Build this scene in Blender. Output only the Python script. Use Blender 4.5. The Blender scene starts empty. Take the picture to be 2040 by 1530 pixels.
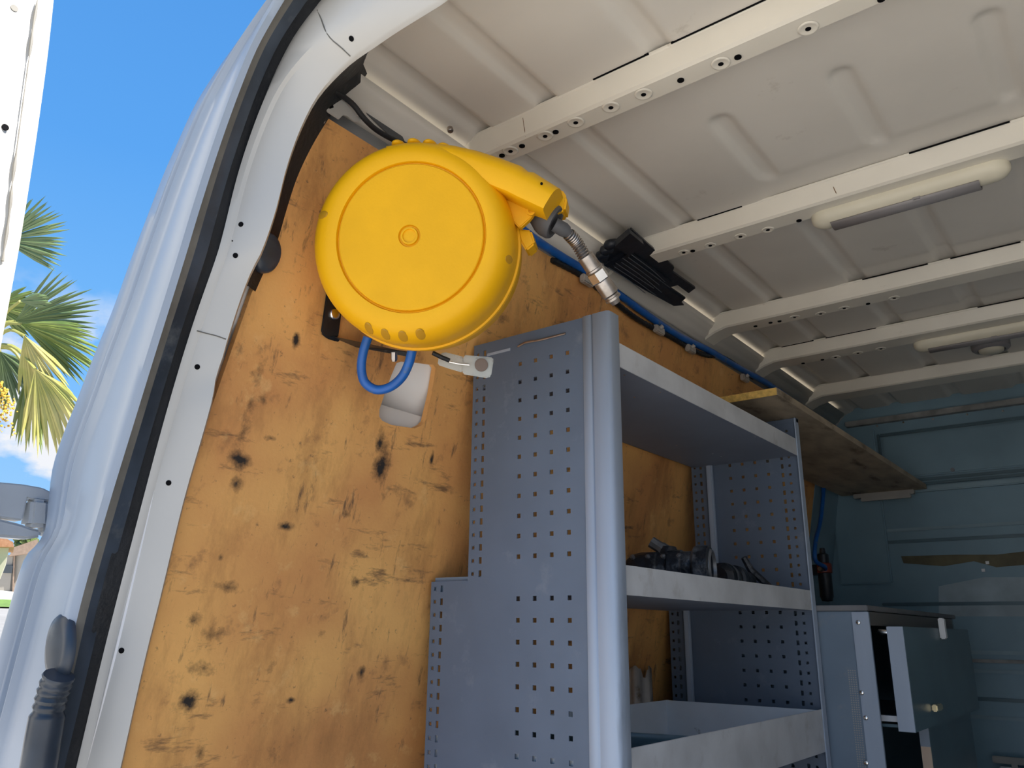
import bpy, bmesh, math, random
import numpy as np
from mathutils import Vector, Matrix
random.seed(7)
scn = bpy.context.scene
COL = scn.collection

# ------------------------------------------------------------------ camera
CAM = np.array([0.92811, -1.21363, -0.5137])
FPX = 1597.43                       # focal length in pixels of the 2040x1530 frame
M = np.array([[0.7899, 0.61313, 0.0114], [-0.17221, 0.239624, -0.955471], [-0.588559, 0.752763, 0.294866]])
cd = bpy.data.cameras.new('camera')
cd.sensor_fit = 'HORIZONTAL'; cd.sensor_width = 36.0; cd.lens = FPX / 2040 * 36.0
cd.clip_start = 0.02; cd.clip_end = 500
cam = bpy.data.objects.new('camera', cd); COL.objects.link(cam)
cam.matrix_world = Matrix(((M[0][0], -M[1][0], -M[2][0], CAM[0]),
                           (M[0][1], -M[1][1], -M[2][1], CAM[1]),
                           (M[0][2], -M[1][2], -M[2][2], CAM[2]),
                           (0, 0, 0, 1)))
scn.camera = cam

# ------------------------------------------------------------------ light
scn.view_settings.view_transform = 'Standard'
scn.view_settings.look = 'None'
scn.view_settings.gamma = 1.0
scn.view_settings.use_curve_mapping = False
scn.view_settings.exposure = 0.0
SUN_DIR = Vector((0.74, 0.10, 0.66)).normalized()      # towards the sun
SUN_STRENGTH = 12.3
SKY_STRENGTH = 1.0

world = bpy.data.worlds.new('sky'); scn.world = world
world.use_nodes = True
nt = world.node_tree; nt.nodes.clear()
out = nt.nodes.new('ShaderNodeOutputWorld'); bg = nt.nodes.new('ShaderNodeBackground')
tc = nt.nodes.new('ShaderNodeTexCoord'); sep = nt.nodes.new('ShaderNodeSeparateXYZ')
nt.links.new(tc.outputs['Generated'], sep.inputs[0])
ramp = nt.nodes.new('ShaderNodeValToRGB')
cr = ramp.color_ramp
cr.elements[0].position = 0.0; cr.elements[0].color = (0.42, 0.70, 1.0, 1)
cr.elements[1].position = 1.0; cr.elements[1].color = (0.06, 0.24, 0.66, 1)
e = cr.elements.new(0.27); e.color = (0.20, 0.52, 1.0, 1)
e = cr.elements.new(0.50); e.color = (0.11, 0.385, 0.90, 1)
nt.links.new(sep.outputs['Z'], ramp.inputs[0])
mp = nt.nodes.new('ShaderNodeMapping'); mp.inputs['Scale'].default_value = (3.2, 3.2, 6.0)
mp.inputs['Location'].default_value = (4.3, 2.2, 0.7)
nt.links.new(tc.outputs['Generated'], mp.inputs[0])
noi = nt.nodes.new('ShaderNodeTexNoise'); noi.inputs['Scale'].default_value = 2.2
noi.inputs['Detail'].default_value = 9; noi.inputs['Roughness'].default_value = 0.55
nt.links.new(mp.outputs[0], noi.inputs['Vector'])
cl = nt.nodes.new('ShaderNodeMapRange'); cl.inputs[1].default_value = 0.46; cl.inputs[2].default_value = 0.56
nt.links.new(noi.outputs['Fac'], cl.inputs[0])
low = nt.nodes.new('ShaderNodeMapRange'); low.inputs[1].default_value = 0.37; low.inputs[2].default_value = 0.27
nt.links.new(sep.outputs['Z'], low.inputs[0])
mul = nt.nodes.new('ShaderNodeMath'); mul.operation = 'MULTIPLY'
nt.links.new(cl.outputs[0], mul.inputs[0]); nt.links.new(low.outputs[0], mul.inputs[1])
mix = nt.nodes.new('ShaderNodeMixRGB'); mix.inputs[2].default_value = (0.90, 0.92, 0.97, 1)
nt.links.new(mul.outputs[0], mix.inputs[0]); nt.links.new(ramp.outputs[0], mix.inputs[1])
nt.links.new(mix.outputs[0], bg.inputs[0]); bg.inputs[1].default_value = SKY_STRENGTH
nt.links.new(bg.outputs[0], out.inputs[0])

sl = bpy.data.lights.new('sun', 'SUN'); sl.energy = SUN_STRENGTH; sl.angle = 0.009; sl.color = (1.0, 0.95, 0.86)
so = bpy.data.objects.new('sun', sl); COL.objects.link(so)
so.rotation_euler = SUN_DIR.to_track_quat('Z', 'Y').to_euler(); so.location = (6, 1, 6)

# ------------------------------------------------------------------ measuring helpers
def ray(u, v): return M.T @ np.array([(u - 1020) / FPX, (v - 765) / FPX, 1.0])
def onplane(u, v, n, d):
    r = ray(u, v); n = np.array(n, float); t = (d - n @ CAM) / (n @ r); return Vector(CAM + t * r)
def onX(u, v, x): return onplane(u, v, (1, 0, 0), x)
def onY(u, v, y): return onplane(u, v, (0, 1, 0), y)
def onZ(u, v, z): return onplane(u, v, (0, 0, 1), z)
PS, PX = 0.2, -0.146               # lining plane: X = PX + PS*z
def onP(u, v, off=0.0): return onplane(u, v, (1, 0, -PS), PX + off)
def atD(u, v, d): return Vector(CAM + d * ray(u, v))
def plyx(z): return PX + PS * z

# ------------------------------------------------------------------ materials
MATS = {}
def mat(name, col, rough=0.5, metal=0.0, var=0.0, vscale=8.0, vcol=None, bump=0.0, bscale=60.0, spec=0.5,
        dirt=None, dscale=14.0, dlo=0.58, dhi=0.70, trans=0.0, coords='Object', stretch=(1, 1, 1), blobs=None, alpha=1.0, scuff=()):
    if name in MATS: return MATS[name]
    m = bpy.data.materials.new(name); m.use_nodes = True
    t = m.node_tree; b = t.nodes['Principled BSDF']
    b.inputs['Roughness'].default_value = rough; b.inputs['Metallic'].default_value = metal
    b.inputs['Specular IOR Level'].default_value = spec
    if trans: b.inputs['Transmission Weight'].default_value = trans
    if alpha < 1: b.inputs['Alpha'].default_value = alpha
    c4 = (*col, 1)
    b.inputs['Base Color'].default_value = c4
    tcn = t.nodes.new('ShaderNodeTexCoord'); mpn = t.nodes.new('ShaderNodeMapping')
    mpn.inputs['Scale'].default_value = stretch
    t.links.new(tcn.outputs[coords], mpn.inputs[0])
    cur = None
    if var or vcol:
        n1 = t.nodes.new('ShaderNodeTexNoise'); n1.inputs['Scale'].default_value = vscale; n1.inputs['Detail'].default_value = 6
        t.links.new(mpn.outputs[0], n1.inputs['Vector'])
        r = t.nodes.new('ShaderNodeMapRange'); r.inputs[1].default_value = 0.35; r.inputs[2].default_value = 0.65
        t.links.new(n1.outputs['Fac'], r.inputs[0])
        mx = t.nodes.new('ShaderNodeMixRGB'); mx.inputs[1].default_value = c4
        mx.inputs[2].default_value = (*(vcol or tuple(x * (1 - var) for x in col)), 1)
        t.links.new(r.outputs[0], mx.inputs[0]); cur = mx.outputs[0]
    if dirt:
        n2 = t.nodes.new('ShaderNodeTexNoise'); n2.inputs['Scale'].default_value = dscale; n2.inputs['Detail'].default_value = 8
        n2.inputs['Roughness'].default_value = 0.65
        t.links.new(mpn.outputs[0], n2.inputs['Vector'])
        r2 = t.nodes.new('ShaderNodeMapRange'); r2.inputs[1].default_value = dlo; r2.inputs[2].default_value = dhi
        t.links.new(n2.outputs['Fac'], r2.inputs[0])
        mx2 = t.nodes.new('ShaderNodeMixRGB')
        if cur: t.links.new(cur, mx2.inputs[1])
        else: mx2.inputs[1].default_value = c4
        mx2.inputs[2].default_value = (*dirt, 1); t.links.new(r2.outputs[0], mx2.inputs[0]); cur = mx2.outputs[0]
    for (sc_, st_, rot_, lo_, hi_, c_, amt_) in scuff:
        mq = t.nodes.new('ShaderNodeMapping'); mq.inputs['Scale'].default_value = st_; mq.inputs['Rotation'].default_value = (rot_, 0, 0)
        t.links.new(tcn.outputs[coords], mq.inputs[0])
        nq = t.nodes.new('ShaderNodeTexNoise'); nq.inputs['Scale'].default_value = sc_; nq.inputs['Detail'].default_value = 8; nq.inputs['Roughness'].default_value = 0.7
        t.links.new(mq.outputs[0], nq.inputs['Vector'])
        rq = t.nodes.new('ShaderNodeMapRange'); rq.inputs[1].default_value = lo_; rq.inputs[2].default_value = hi_; rq.inputs[4].default_value = amt_
        t.links.new(nq.outputs['Fac'], rq.inputs[0])
        mz = t.nodes.new('ShaderNodeMixRGB'); mz.inputs[2].default_value = (*c_, 1)
        if cur: t.links.new(cur, mz.inputs[1])
        else: mz.inputs[1].default_value = c4
        t.links.new(rq.outputs[0], mz.inputs[0]); cur = mz.outputs[0]
    if blobs:
        n3 = t.nodes.new('ShaderNodeTexNoise'); n3.inputs['Scale'].default_value = 32; n3.inputs['Detail'].default_value = 6
        n3.inputs['Roughness'].default_value = 0.7
        t.links.new(tcn.outputs[coords], n3.inputs['Vector'])
        acc = None
        for (p, sy, sz, amt) in blobs:
            sb = t.nodes.new('ShaderNodeVectorMath'); sb.operation = 'SUBTRACT'; sb.inputs[1].default_value = p
            t.links.new(tcn.outputs[coords], sb.inputs[0])
            ml = t.nodes.new('ShaderNodeVectorMath'); ml.operation = 'MULTIPLY'; ml.inputs[1].default_value = (0, 1 / sy, 1 / sz)
            t.links.new(sb.outputs[0], ml.inputs[0])
            ln = t.nodes.new('ShaderNodeVectorMath'); ln.operation = 'LENGTH'; t.links.new(ml.outputs[0], ln.inputs[0])
            rr = t.nodes.new('ShaderNodeMapRange'); rr.inputs[1].default_value = 1.0; rr.inputs[2].default_value = 0.0
            rr.inputs[3].default_value = 0; rr.inputs[4].default_value = amt
            t.links.new(ln.outputs['Value'], rr.inputs[0])
            if acc is None: acc = rr.outputs[0]
            else:
                ad = t.nodes.new('ShaderNodeMath'); ad.operation = 'MAXIMUM'
                t.links.new(acc, ad.inputs[0]); t.links.new(rr.outputs[0], ad.inputs[1]); acc = ad.outputs[0]
        ad = t.nodes.new('ShaderNodeMath'); ad.operation = 'ADD'; t.links.new(acc, ad.inputs[0]); t.links.new(n3.outputs['Fac'], ad.inputs[1])
        rf = t.nodes.new('ShaderNodeMapRange'); rf.inputs[1].default_value = 0.74; rf.inputs[2].default_value = 1.08
        t.links.new(ad.outputs[0], rf.inputs[0])
        mx3 = t.nodes.new('ShaderNodeMixRGB'); mx3.inputs[2].default_value = (0.022, 0.017, 0.014, 1)
        if cur: t.links.new(cur, mx3.inputs[1])
        else: mx3.inputs[1].default_value = c4
        t.links.new(rf.outputs[0], mx3.inputs[0]); cur = mx3.outputs[0]
    if cur: t.links.new(cur, b.inputs['Base Color'])
    if bump:
        n4 = t.nodes.new('ShaderNodeTexNoise'); n4.inputs['Scale'].default_value = bscale; n4.inputs['Detail'].default_value = 4
        t.links.new(mpn.outputs[0], n4.inputs['Vector'])
        bp = t.nodes.new('ShaderNodeBump'); bp.inputs['Strength'].default_value = bump; bp.inputs['Distance'].default_value = 0.01
        t.links.new(n4.outputs['Fac'], bp.inputs['Height']); t.links.new(bp.outputs[0], b.inputs['Normal'])
    MATS[name] = m; return m

def srgb(r, g, b):
    f = lambda c: (c / 255 / 12.92) if c / 255 <= 0.04045 else ((c / 255 + 0.055) / 1.055) ** 2.4
    return (f(r), f(g), f(b))

M_ROOF = mat('old_cream_paint', (0.80, 0.75, 0.67), 0.42, var=0.10, vscale=3, dirt=(0.40, 0.34, 0.26), dscale=7, dlo=0.66, dhi=0.85)
M_BEAM = mat('cream_beam_paint', (0.90, 0.84, 0.72), 0.38, var=0.08, vscale=6, dirt=(0.42, 0.33, 0.22), dscale=16, dlo=0.67, dhi=0.80)
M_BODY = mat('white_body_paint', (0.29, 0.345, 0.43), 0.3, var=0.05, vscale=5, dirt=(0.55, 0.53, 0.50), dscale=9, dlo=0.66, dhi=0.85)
M_PILLAR = mat('pillar_paint', (0.475, 0.465, 0.445), 0.32, var=0.04, vscale=7, dirt=(0.5, 0.45, 0.38), dscale=12, dlo=0.70, dhi=0.85)
M_DOOR = mat('door_paint', (0.60, 0.57, 0.51), 0.4, var=0.06, vscale=7, dirt=(0.36, 0.33, 0.28), dscale=10, dlo=0.66, dhi=0.78)
M_RUBBER = mat('black_rubber', (0.012, 0.014, 0.018), 0.5, var=0.3, vscale=25, bump=0.2, bscale=90)
M_CHAN = mat('dusty_channel_grey', (0.045, 0.06, 0.085), 0.35, var=0.5, vscale=12, dirt=(0.11, 0.12, 0.13), dscale=9)
M_STRIP = mat('weathered_beige_sealant', (0.17, 0.16, 0.14), 0.6, var=0.3, vscale=20)
M_DARK = mat('dark_hole', (0.004, 0.004, 0.005), 0.9, spec=0.1)
M_YEL = mat('yellow_plastic', (0.90, 0.46, 0.004), 0.45, spec=0.28, var=0.06, vscale=9, bump=0.03, bscale=200, dirt=(0.30, 0.17, 0.02), dscale=22, dlo=0.70, dhi=0.86)
M_YEL2 = mat('yellow_plastic_disc', (0.88, 0.445, 0.004), 0.5, spec=0.25, var=0.07, vscale=14, bump=0.05, bscale=260, dirt=(0.35, 0.20, 0.03), dscale=30, dlo=0.72, dhi=0.86)
M_GREYP = mat('grey_rubber', (0.09, 0.09, 0.095), 0.6, var=0.2, vscale=30)
M_STEEL = mat('worn_steel', (0.55, 0.50, 0.46), 0.35, 1.0, var=0.35, vscale=40, dirt=(0.25, 0.15, 0.09), dscale=50, dlo=0.58, dhi=0.72)
M_CHROME = mat('bright_steel', (0.80, 0.78, 0.76), 0.22, 1.0)
M_BLACKM = mat('black_bracket_paint', (0.018, 0.02, 0.024), 0.35, var=0.3, vscale=20, dirt=(0.10, 0.10, 0.10), dscale=25)
M_BLUE = mat('blue_hose', (0.012, 0.13, 0.50), 0.35, var=0.2, vscale=30, dirt=(0.10, 0.16, 0.24), dscale=40, dlo=0.60)
M_RACK = mat('blue_grey_powder_coat', (0.125, 0.165, 0.232), 0.5, var=0.14, vscale=6, dirt=(0.20, 0.235, 0.29), dscale=11, dlo=0.60, dhi=0.80, bump=0.03, bscale=300)
M_RACKLIT = mat('rack_fold_lit_edge', (0.40, 0.47, 0.58), 0.40, var=0.15, vscale=12, stretch=(1, 1, 0.15), dirt=(0.30, 0.35, 0.43), dscale=16)  # paler rack paint: light catching folds and edges is put into the colour
M_GALV = mat('galvanised_sheet', (0.66, 0.67, 0.69), 0.45, 0.1, var=0.20, vscale=9, dirt=(0.44, 0.43, 0.42), dscale=12, dlo=0.58, dhi=0.75)
M_TRAYIN = mat('pale_blue_tray_liner', (0.88, 0.92, 0.97), 0.45, var=0.08, vscale=9, dirt=(0.10, 0.10, 0.11), dscale=16, dlo=0.66, dhi=0.76)
M_BULK = mat('dark_bulkhead_paint', (0.22, 0.35, 0.43), 0.42, var=0.2, vscale=3)
M_BULK2 = mat('bulkhead_rib', (0.28, 0.41, 0.48), 0.42, var=0.2, vscale=4)
M_OSB = mat('particle_board', (0.46, 0.37, 0.26), 0.7, var=0.35, vscale=20, stretch=(1, 0.4, 1), bump=0.1, bscale=120, dirt=(0.10, 0.07, 0.045), dscale=10)
M_OSBE = mat('particle_board_edge', (0.78, 0.50, 0.13), 0.7, var=0.35, vscale=70, bump=0.25, bscale=150)
M_LAMPW = mat('cream_lamp_plastic', (0.80, 0.74, 0.58), 0.4, var=0.06, vscale=12)
M_LAMPD = mat('grey_lamp_diffuser', (0.33, 0.31, 0.31), 0.5, var=0.06, vscale=20)
M_BLACKP = mat('black_plastic', (0.020, 0.025, 0.036), 0.42, var=0.3, vscale=30, bump=0.1, bscale=60)
M_PIPING = mat('scuffed_black_edge', (0.12, 0.13, 0.15), 0.5)
M_GREASE = mat('greasy_black_casting', (0.028, 0.033, 0.045), 0.38, 0.2, var=0.5, vscale=18, bump=0.5, bscale=40, dirt=(0.14, 0.15, 0.17), dscale=22, dlo=0.55, dhi=0.70)
M_ALU = mat('dull_aluminium', (0.22, 0.23, 0.25), 0.45, 0.6, var=0.3, vscale=20)
M_WPLAST = mat('dirty_white_plastic', (0.52, 0.47, 0.42), 0.4, var=0.2, vscale=20, dirt=(0.2, 0.15, 0.1), dscale=20)
M_CLEAR = mat('clear_plastic', (0.62, 0.66, 0.64), 0.25, var=0.2, vscale=30, alpha=0.55, dirt=(0.25, 0.22, 0.19), dscale=30)
M_RED = mat('red_anodised', (0.30, 0.05, 0.03), 0.4, var=0.2, vscale=20)
M_WHITE = mat('white_plastic', (0.8, 0.8, 0.8), 0.4)
M_BRASS = mat('brass_latch', (0.75, 0.62, 0.38), 0.3, 0.9)
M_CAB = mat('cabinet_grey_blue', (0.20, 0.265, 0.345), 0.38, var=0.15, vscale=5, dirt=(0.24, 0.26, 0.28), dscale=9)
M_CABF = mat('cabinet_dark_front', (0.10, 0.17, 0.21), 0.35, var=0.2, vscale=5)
M_SUNLIT = mat('sunlit_edge_beige', (0.80, 0.60, 0.45), 0.6)  # beige stands in for direct sun on the lower drawer edge
M_LEAF = mat('palm_green', (0.10, 0.16, 0.035), 0.45, vcol=(0.19, 0.24, 0.055), vscale=3)
M_LEAFY = mat('palm_yellow_green', (0.30, 0.31, 0.07), 0.5, vcol=(0.46, 0.40, 0.14), vscale=4)
M_LEAFB = mat('palm_blue_green', (0.07, 0.12, 0.05), 0.4, vcol=(0.16, 0.22, 0.09), vscale=3)
M_STALK = mat('palm_stalk', (0.30, 0.30, 0.08), 0.6)
M_TRUNK = mat('palm_trunk_fibre', (0.16, 0.11, 0.07), 0.9, var=0.5, vscale=30, bump=0.6, bscale=40)
M_FLOWER = mat('yellow_palm_flower', (0.72, 0.45, 0.06), 0.7, var=0.3, vscale=30)
M_GROUND = mat('pale_concrete_yard', (0.58, 0.545, 0.49), 0.9, var=0.12, vscale=0.8, bump=0.1, bscale=20)
M_ROAD = mat('grey_asphalt', (0.30, 0.29, 0.28), 0.9, var=0.15, vscale=2)
M_GRASS = mat('roadside_grass', (0.16, 0.28, 0.06), 0.9, var=0.4, vscale=6)
M_STUCCO = mat('cream_stucco', (0.62, 0.56, 0.45), 0.85, var=0.08, vscale=2)
M_STUCCO2 = mat('grey_stucco', (0.36, 0.34, 0.31), 0.85, var=0.08, vscale=2)
M_TILE = mat('terracotta_roof', (0.50, 0.22, 0.12), 0.8, var=0.3, vscale=10, vcol=(0.60, 0.30, 0.18))
M_TILE2 = mat('brown_roof', (0.36, 0.26, 0.20), 0.8, var=0.2, vscale=10)
M_GLASSD = mat('dark_window_glass', (0.05, 0.07, 0.09), 0.1)
M_BUSH = mat('bush_leaves', (0.09, 0.13, 0.03), 0.8, var=0.4, vscale=20)
M_FLOOR = mat('worn_floor_board', (0.34, 0.31, 0.28), 0.7, var=0.3, vscale=5)
M_INNER = mat('inner_wall_paint', (0.82, 0.79, 0.77), 0.4, var=0.05, vscale=6)
M_RAIL = mat('grey_inner_rail', (0.34, 0.35, 0.36), 0.45, var=0.15, vscale=8)
M_STAIN = mat('ochre_stain_tape', (0.15, 0.13, 0.07), 0.6, var=0.4, vscale=12)
M_SLAT = mat('pale_slat', (0.40, 0.38, 0.35), 0.6, var=0.15, vscale=12)

# ------------------------------------------------------------------ mesh helpers
def link(name, me, m=None, parent=None, smooth=False):
    o = bpy.data.objects.new(name, me); COL.objects.link(o)
    if m: me.materials.append(m)
    if parent is not None: o.parent = parent
    if smooth:
        for p in me.polygons: p.use_smooth = True
    return o
def finish(name, bm, m, parent=None, smooth=False, angle=None, recalc=True):
    if recalc: bmesh.ops.recalc_face_normals(bm, faces=bm.faces)
    me = bpy.data.meshes.new(name); bm.to_mesh(me); bm.free()
    o = link(name, me, m, parent, smooth)
    if angle is not None:
        me.set_sharp_from_angle(angle=math.radians(angle))
    return o
def thing(name, label, cat, loc=(0, 0, 0), group=None):
    o = bpy.data.objects.new(name, None); COL.objects.link(o)
    o.empty_display_size = 0.05
    o['label'] = label; o['category'] = cat
    if group: o['group'] = group
    return o
def tag(o, label, cat, group=None):
    o['label'] = label; o['category'] = cat
    if group: o['group'] = group
    return o
def struct(o, label=None):
    o['kind'] = 'structure'
    if label: o['label'] = label
    return o
def box(bm, lo, hi):
    x0, y0, z0 = lo; x1, y1, z1 = hi
    v = [bm.verts.new(p) for p in ((x0, y0, z0), (x1, y0, z0), (x1, y1, z0), (x0, y1, z0), (x0, y0, z1), (x1, y0, z1), (x1, y1, z1), (x0, y1, z1))]
    for f in ((0, 3, 2, 1), (4, 5, 6, 7), (0, 1, 5, 4), (1, 2, 6, 5), (2, 3, 7, 6), (3, 0, 4, 7)): bm.faces.new([v[i] for i in f])
def boxobj(name, lo, hi, m, parent=None, bevel=0.0):
    bm = bmesh.new(); box(bm, lo, hi)
    if bevel: bmesh.ops.bevel(bm, geom=list(bm.edges), offset=bevel, segments=2, affect='EDGES')
    return finish(name, bm, m, parent)
def orient(d):
    d = Vector(d).normalized(); u = Vector((0, 0, 1)) if abs(d.z) < 0.9 else Vector((1, 0, 0))
    a = d.cross(u).normalized(); b = d.cross(a).normalized(); return a, b, d
def lathe(bm, prof, o, axis, n=32, frame=None, cap=True):
    """prof: list of (radius, height along axis)"""
    a, b, d = frame or orient(axis); o = Vector(o); rings = []
    for r, h in prof:
        if r < 1e-6: rings.append([bm.verts.new(o + d * h)])
        else: rings.append([bm.verts.new(o + d * h + (a * math.cos(2 * math.pi * k / n) + b * math.sin(2 * math.pi * k / n)) * r) for k in range(n)])
    for i in range(len(rings) - 1):
        A, B = rings[i], rings[i + 1]
        for k in range(n):
            k2 = (k + 1) % n
            if len(A) == 1 and len(B) == 1: continue
            if len(A) == 1: bm.faces.new((A[0], B[k2], B[k]))
            elif len(B) == 1: bm.faces.new((A[k], A[k2], B[0]))
            else: bm.faces.new((A[k], A[k2], B[k2], B[k]))
    if cap:
        for R in (rings[0], rings[-1]):
            if len(R) > 1:
                try: bm.faces.new(R)
                except ValueError: pass
def cyl(name, p, axis, r, h, m, parent=None, n=16, bevel=0.0, smooth=True):
    bm = bmesh.new()
    pr = [(r, 0), (r, h)] if not bevel else [(r, 0), (r, h - bevel), (r - bevel * 0.4, h - bevel * 0.3), (r - bevel, h)]
    lathe(bm, pr, p, axis, n)
    return finish(name, bm, m, parent, smooth, 40)
def catmull(pts, n):
    pts = [Vector(p) for p in pts]
    seg = [0.0]
    for i in range(len(pts) - 1): seg.append(seg[-1] + max((pts[i + 1] - pts[i]).length, 1e-9))
    T = seg[-1]; res = []
    for k in range(n):
        s = T * k / (n - 1); i = 0
        while i < len(pts) - 2 and seg[i + 1] < s: i += 1
        t = (s - seg[i]) / (seg[i + 1] - seg[i])
        p0 = pts[i - 1] if i else pts[i] * 2 - pts[i + 1]; p1 = pts[i]; p2 = pts[i + 1]
        p3 = pts[i + 2] if i + 2 < len(pts) else pts[i + 1] * 2 - pts[i]
        l01 = max((p1 - p0).length, 1e-6); l12 = max((p2 - p1).length, 1e-6); l23 = max((p3 - p2).length, 1e-6)
        m1 = ((p1 - p0) / l01 * l12 + (p2 - p1)) * 0.5; m2 = ((p2 - p1) + (p3 - p2) / l23 * l12) * 0.5
        t2, t3 = t * t, t * t * t
        res.append(p1 * (2 * t3 - 3 * t2 + 1) + m1 * (t3 - 2 * t2 + t) + p2 * (-2 * t3 + 3 * t2) + m2 * (t3 - t2))
    return res
def tube(bm, pts, rad, n=12, caps=True):
    pts = [Vector(p) for p in pts]
    N = len(pts)
    rad = rad if isinstance(rad, (list, tuple)) else [rad] * N
    a = None; rings = []
    for i, p in enumerate(pts):
        d = (pts[min(i + 1, N - 1)] - pts[max(i - 1, 0)]).normalized()
        if a is None: a, b, _ = orient(d)
        else:
            a = (a - d * a.dot(d)).normalized(); b = d.cross(a)
        rings.append([bm.verts.new(p + (a * math.cos(2 * math.pi * k / n) + b * math.sin(2 * math.pi * k / n)) * rad[i]) for k in range(n)])
    for i in range(N - 1):
        for k in range(n):
            k2 = (k + 1) % n
            bm.faces.new((rings[i][k], rings[i][k2], rings[i + 1][k2], rings[i + 1][k]))
    if caps:
        bm.faces.new(rings[0]); bm.faces.new(rings[-1])
def tubeobj(name, pts, r, m, parent=None, n=12, samples=None, angle=50):
    bm = bmesh.new()
    if samples:
        pts = catmull(pts, samples)
        if isinstance(r, (list, tuple)) and len(r) != samples:
            r = [float(x) for x in np.interp(np.linspace(0, 1, samples), np.linspace(0, 1, len(r)), r)]
    tube(bm, pts, r, n)
    return finish(name, bm, m, parent, True, angle)
def loft(curves, name, m, parent=None, smooth=True, angle=35, thick=0.0):
    bm = bmesh.new(); V = [[bm.verts.new(p) for p in c] for c in curves]
    for i in range(len(V) - 1):
        for k in range(len(V[i]) - 1): bm.faces.new((V[i][k], V[i][k + 1], V[i + 1][k + 1], V[i + 1][k]))
    o = finish(name, bm, m, parent, smooth, angle)
    if thick:
        s = o.modifiers.new('thickness', 'SOLIDIFY'); s.thickness = thick; s.offset = 0
    return o
def prism(bm, poly, d):
    """poly: 3D points, extruded by vector d"""
    d = Vector(d); A = [bm.verts.new(Vector(p)) for p in poly]; B = [bm.verts.new(Vector(p) + d) for p in poly]; n = len(A)
    bm.faces.new(A); bm.faces.new(B[::-1])
    for k in range(n): bm.faces.new((A[k], A[(k + 1) % n], B[(k + 1) % n], B[k]))
def prismobj(name, poly, d, m, parent=None, bevel=0.0, seg=2):
    bm = bmesh.new(); prism(bm, poly, d)
    bmesh.ops.recalc_face_normals(bm, faces=bm.faces)
    if bevel: bmesh.ops.bevel(bm, geom=list(bm.edges), offset=bevel, segments=seg, affect='EDGES', clamp_overlap=True)
    o = finish(name, bm, m, parent)
    return o

# ================================================================== SETTING: outside ground
def grid(name, xs, ys, zf, m, smooth=True):
    bm = bmesh.new(); V = [[bm.verts.new((x, y, zf(x, y))) for y in ys] for x in xs]
    for i in range(len(xs) - 1):
        for j in range(len(ys) - 1): bm.faces.new((V[i][j], V[i + 1][j], V[i + 1][j + 1], V[i][j + 1]))
    return finish(name, bm, m, None, smooth)
GZ = -2.1
def gz(x, y=0): return GZ if x > -3 else GZ + (-3 - x) * 0.094
struct(grid('ground', [-90, -60, -33, -19, -3, 12, 40], [-60, -20, 0, 20, 40, 80], lambda x, y: gz(x), M_GROUND), 'pale sunlit yard behind the van')
struct(grid('floor_road', [-24.5, -19, -14], [-60, -20, 0, 20, 40, 80], lambda x, y: gz(x) + 0.02, M_ROAD), 'grey asphalt road beyond the van')
struct(grid('floor_verge', [-27.5, -26, -24.5], [-60, -20, 0, 20, 40, 80], lambda x, y: gz(x) + 0.06, M_GRASS), 'strip of green grass along the road')

# ================================================================== SETTING: van body
ZB, ZS = 0.43, 0.475               # beam underside, roof skin
XR = 1.55
# roof skin: a height field with pressed-in beads
RIBS = [(-0.006, 0.017), (0.155, 0.021), (0.40, 0.021), (0.635, 0.021), (0.872, 0.021), (1.10, 0.021), (1.30, 0.021)]
BEAMS = [(-0.107, 0.05), (0.504, 0.06), (1.112, 0.075), (1.540, 0.085), (2.085, 0.10)]
def smooth01(t): t = min(max(t, 0), 1); return t * t * (3 - 2 * t)
def skin(x, y):
    z = ZS
    if x < -0.03: z -= 0.06 * ((-0.03 - x) / 0.075) ** 1.6
    if x > 1.33: z -= 0.06 * ((x - 1.33) / 0.09) ** 1.5
    z -= 0.004 * smooth01(abs(((x + 0.04) / 0.02)) < 1 and 1 - abs((x + 0.04) / 0.02) or 0)
    for rx, rw in RIBS:
        dx = abs(x - rx)
        if dx > rw * 1.4: continue
        prof = smooth01((rw * 1.35 - dx) / (rw * 0.8))
        if rx in (0.40, 0.635, 0.872) and -0.08 < y < 0.53:      # short rounded slots between the two rear beams
            if y < 0.265: end = y - 0.12
            else: end = 0.41 - y
            dd = math.hypot(dx, max(0, 0.0 - (end - rw)))
            prof = smooth01((rw * 1.3 - dd) / (rw * 0.8)) if end > -rw else 0
            if y < 0.02: prof = max(prof, smooth01((rw * 1.2 - math.hypot(dx, max(0, y + 0.035))) / (rw * 0.9)))
        z += 0.011 * prof
    # wide flat pressed zone just behind each beam's rear edge
    for by, bw in BEAMS[1:4]:
        dy = by - y
        if 0 < dy < 0.12 and x > 0.33: z += 0.004 * smooth01((0.11 - dy) / 0.02) * smooth01((x - 0.33) / 0.06)
    return z
xs = list(np.arange(-0.11, 1.44, 0.0075)); ys = list(np.arange(-0.555, 2.60, 0.0125))
ceil = grid('ceiling', xs, ys, skin, M_ROOF)
struct(ceil, 'cream painted sheet steel van roof with pressed ribs')
ceil.data.set_sharp_from_angle(angle=math.radians(60))
# outer roof skin (closes the van)

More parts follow.
